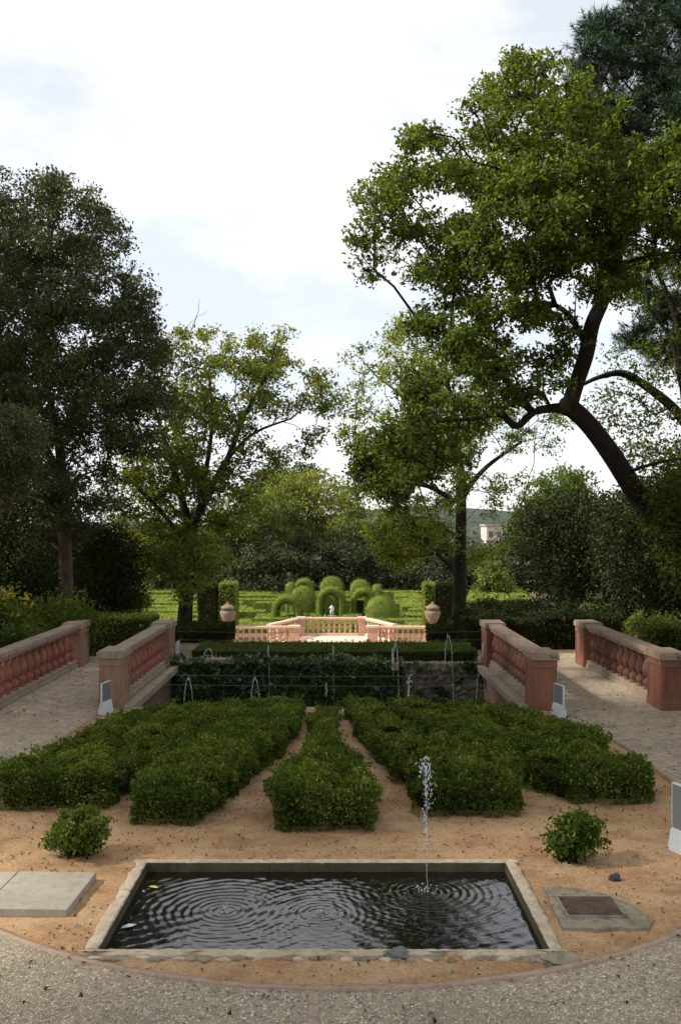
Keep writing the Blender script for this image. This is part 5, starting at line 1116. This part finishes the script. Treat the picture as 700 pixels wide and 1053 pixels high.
sidetree('evergreen_tree','dark rounded bushy tree between the pale tree trunk and the right bridge',[(478,645),(482,624),(505,615),(530,615),(560,618),(578,640),(560,658),(500,658)],33,4,70,12000,M['dark'],.10,[[tp(525,672,33,.1),tp(526,650,33,.08),tp(528,625,33,.05)]],.1,.55,.5,.5,GS)
shrub('evergreen_shrub','dark shrub with dim green highlights behind the far pier of the right outer rail','shrub',tuple(at(605,650,27)),(1.5,1.0,.8),80,M['dark'],.085,14000,.3,.35,subr=.14,ground=0,tint_fn=lambda p:.12)
shrub('evergreen_shrub','low dark shrub at the far right behind the sunlit rounded hedge','shrub',tuple(at(690,620,28)),(2.2,1.2,1.3),100,M['dark'],.09,18000,.32,.4,subr=.15,ground=0)
shrub('evergreen_shrub','dark shrub behind the right clipped hedge, next to the pale tree trunk','shrub',tuple(at(500,650,40)),(1.6,1.2,.75),70,M['dark'],.1,12000,.35,.4,subr=.16,ground=-2.0,tint_fn=lambda p:.15)
# unseen trees beside and behind the viewer, added to keep the upper garden in shade
for i,(b,c,r_) in enumerate((((-10,3),(-9.5,3,11.5),(4.2,4.6,3.6)),((-11.5,12.5),(-10.5,11.5,11.5),(4.6,4.4,4.2)),((-5,-6),(-4.5,-4,12),(5,4.5,3.6)),((-15,21),(-14.,20,10.5),(5,5,4.6)),((-17,1),(-16,1,13),(5,5,5)),((-19,11),(-18.5,11,15),(5,6,5)),((4,-9),(3,-7,12),(4.5,4,3.5)),((-13.5,16.5),(-12.5,16,8.5),(3.2,3.6,4.5)),((10,12.5),(9.3,12,9.5),(3.6,3.6,4)),((13,20.5),(12.3,19,8.5),(3.6,3.4,4.2)))):
    cl=blob_clumps(c,r_,85,.8); z=0
    tree('added_shade_tree',['leafy shade tree added left of the viewer, out of view','leafy shade tree added left of the sandy bed, out of view','leafy shade tree added behind the viewer to the left','leafy shade tree added left of the oak, out of view','tall shade tree added far left of the viewer','tall shade tree added far left of the left bridge','leafy shade tree added behind the viewer to the right','low leafy shade tree added left of the left bridge, out of view','leafy shade tree added right of the sandy bed, out of view','leafy shade tree added right of the right bridge, out of view'][i],'tree',[[(b[0],b[1],0,.28),(b[0]+.2,b[1],4,.2),(c[0],c[1],c[2]-1,.12)]],cl,.8,13000,.26,M['broad'],M['bark_dark'],sub=9,subr=.3,twig=0,group='added shade trees out of view',tip_r=.02)

# ------------------------------------------------------------------ light, sky, camera
SUN_DIR=Vector((-1.0,-.13,0)).normalized(); EL=R(39)
sd=Vector((SUN_DIR.x*math.cos(EL),SUN_DIR.y*math.cos(EL),math.sin(EL)))
ld=bpy.data.lights.new('sun','SUN'); ld.energy=4.7; ld.angle=R(5.0); ld.color=(1,.93,.82)
lo=bpy.data.objects.new('sun',ld); COL.objects.link(lo); lo.rotation_euler=(-sd).to_track_quat('-Z','Y').to_euler(); lo.location=(-20,-20,40)
w=bpy.data.worlds.new('World'); scene.world=w; w.use_nodes=True; nt=w.node_tree; bg=nt.nodes['Background']
sky=nt.nodes.new('ShaderNodeTexSky'); sky.sky_type='NISHITA'; sky.sun_disc=False; sky.sun_elevation=EL; sky.sun_rotation=math.atan2(sd.x,sd.y); sky.air_density=1.0; sky.dust_density=.7; sky.ozone_density=1
tc=nt.nodes.new('ShaderNodeTexCoord'); mp=nt.nodes.new('ShaderNodeMapping'); mp.inputs['Scale'].default_value=(1,1,2.4); mp.inputs['Location'].default_value=(.35,.2,.55); nt.links.new(tc.outputs['Generated'],mp.inputs['Vector'])
no=nt.nodes.new('ShaderNodeTexNoise'); no.inputs['Scale'].default_value=3.2; no.inputs['Detail'].default_value=7; no.inputs['Roughness'].default_value=.55; nt.links.new(mp.outputs[0],no.inputs['Vector'])
cr=nt.nodes.new('ShaderNodeValToRGB'); cr.color_ramp.elements[0].position=.40; cr.color_ramp.elements[0].color=(.64,)*3+(1,); cr.color_ramp.elements[1].position=.60; cr.color_ramp.elements[1].color=(1,)*3+(1,)
nt.links.new(no.outputs['Fac'],cr.inputs['Fac'])
mx=nt.nodes.new('ShaderNodeMix'); mx.data_type='RGBA'; nt.links.new(cr.outputs['Color'],mx.inputs[0]); nt.links.new(sky.outputs[0],mx.inputs[6]); mx.inputs[7].default_value=(7.7,7.85,8.05,1)
nt.links.new(mx.outputs[2],bg.inputs['Color']); bg.inputs['Strength'].default_value=.10
cam=bpy.data.cameras.new('camera'); co=bpy.data.objects.new('camera',cam); COL.objects.link(co); scene.camera=co
co.location=(0,0,CH); co.rotation_euler=(R(90),0,0); cam.sensor_fit='VERTICAL'; cam.sensor_height=36; cam.lens=36*F/1053
cam.shift_y=(CY-526.5)/1053; cam.shift_x=-(CX-350)/1053*-1*-1
cam.clip_end=3000; cam.clip_start=.05
cam.shift_x=(350-CX)/1053
vs=scene.view_settings; vs.view_transform='Standard'; vs.look='None'; vs.gamma=1; vs.use_curve_mapping=False; vs.exposure=.60
scene.cycles.max_bounces=6; scene.cycles.diffuse_bounces=3; scene.cycles.glossy_bounces=3; scene.cycles.transmission_bounces=4; scene.cycles.transparent_max_bounces=4
scene.cycles.use_denoising=True
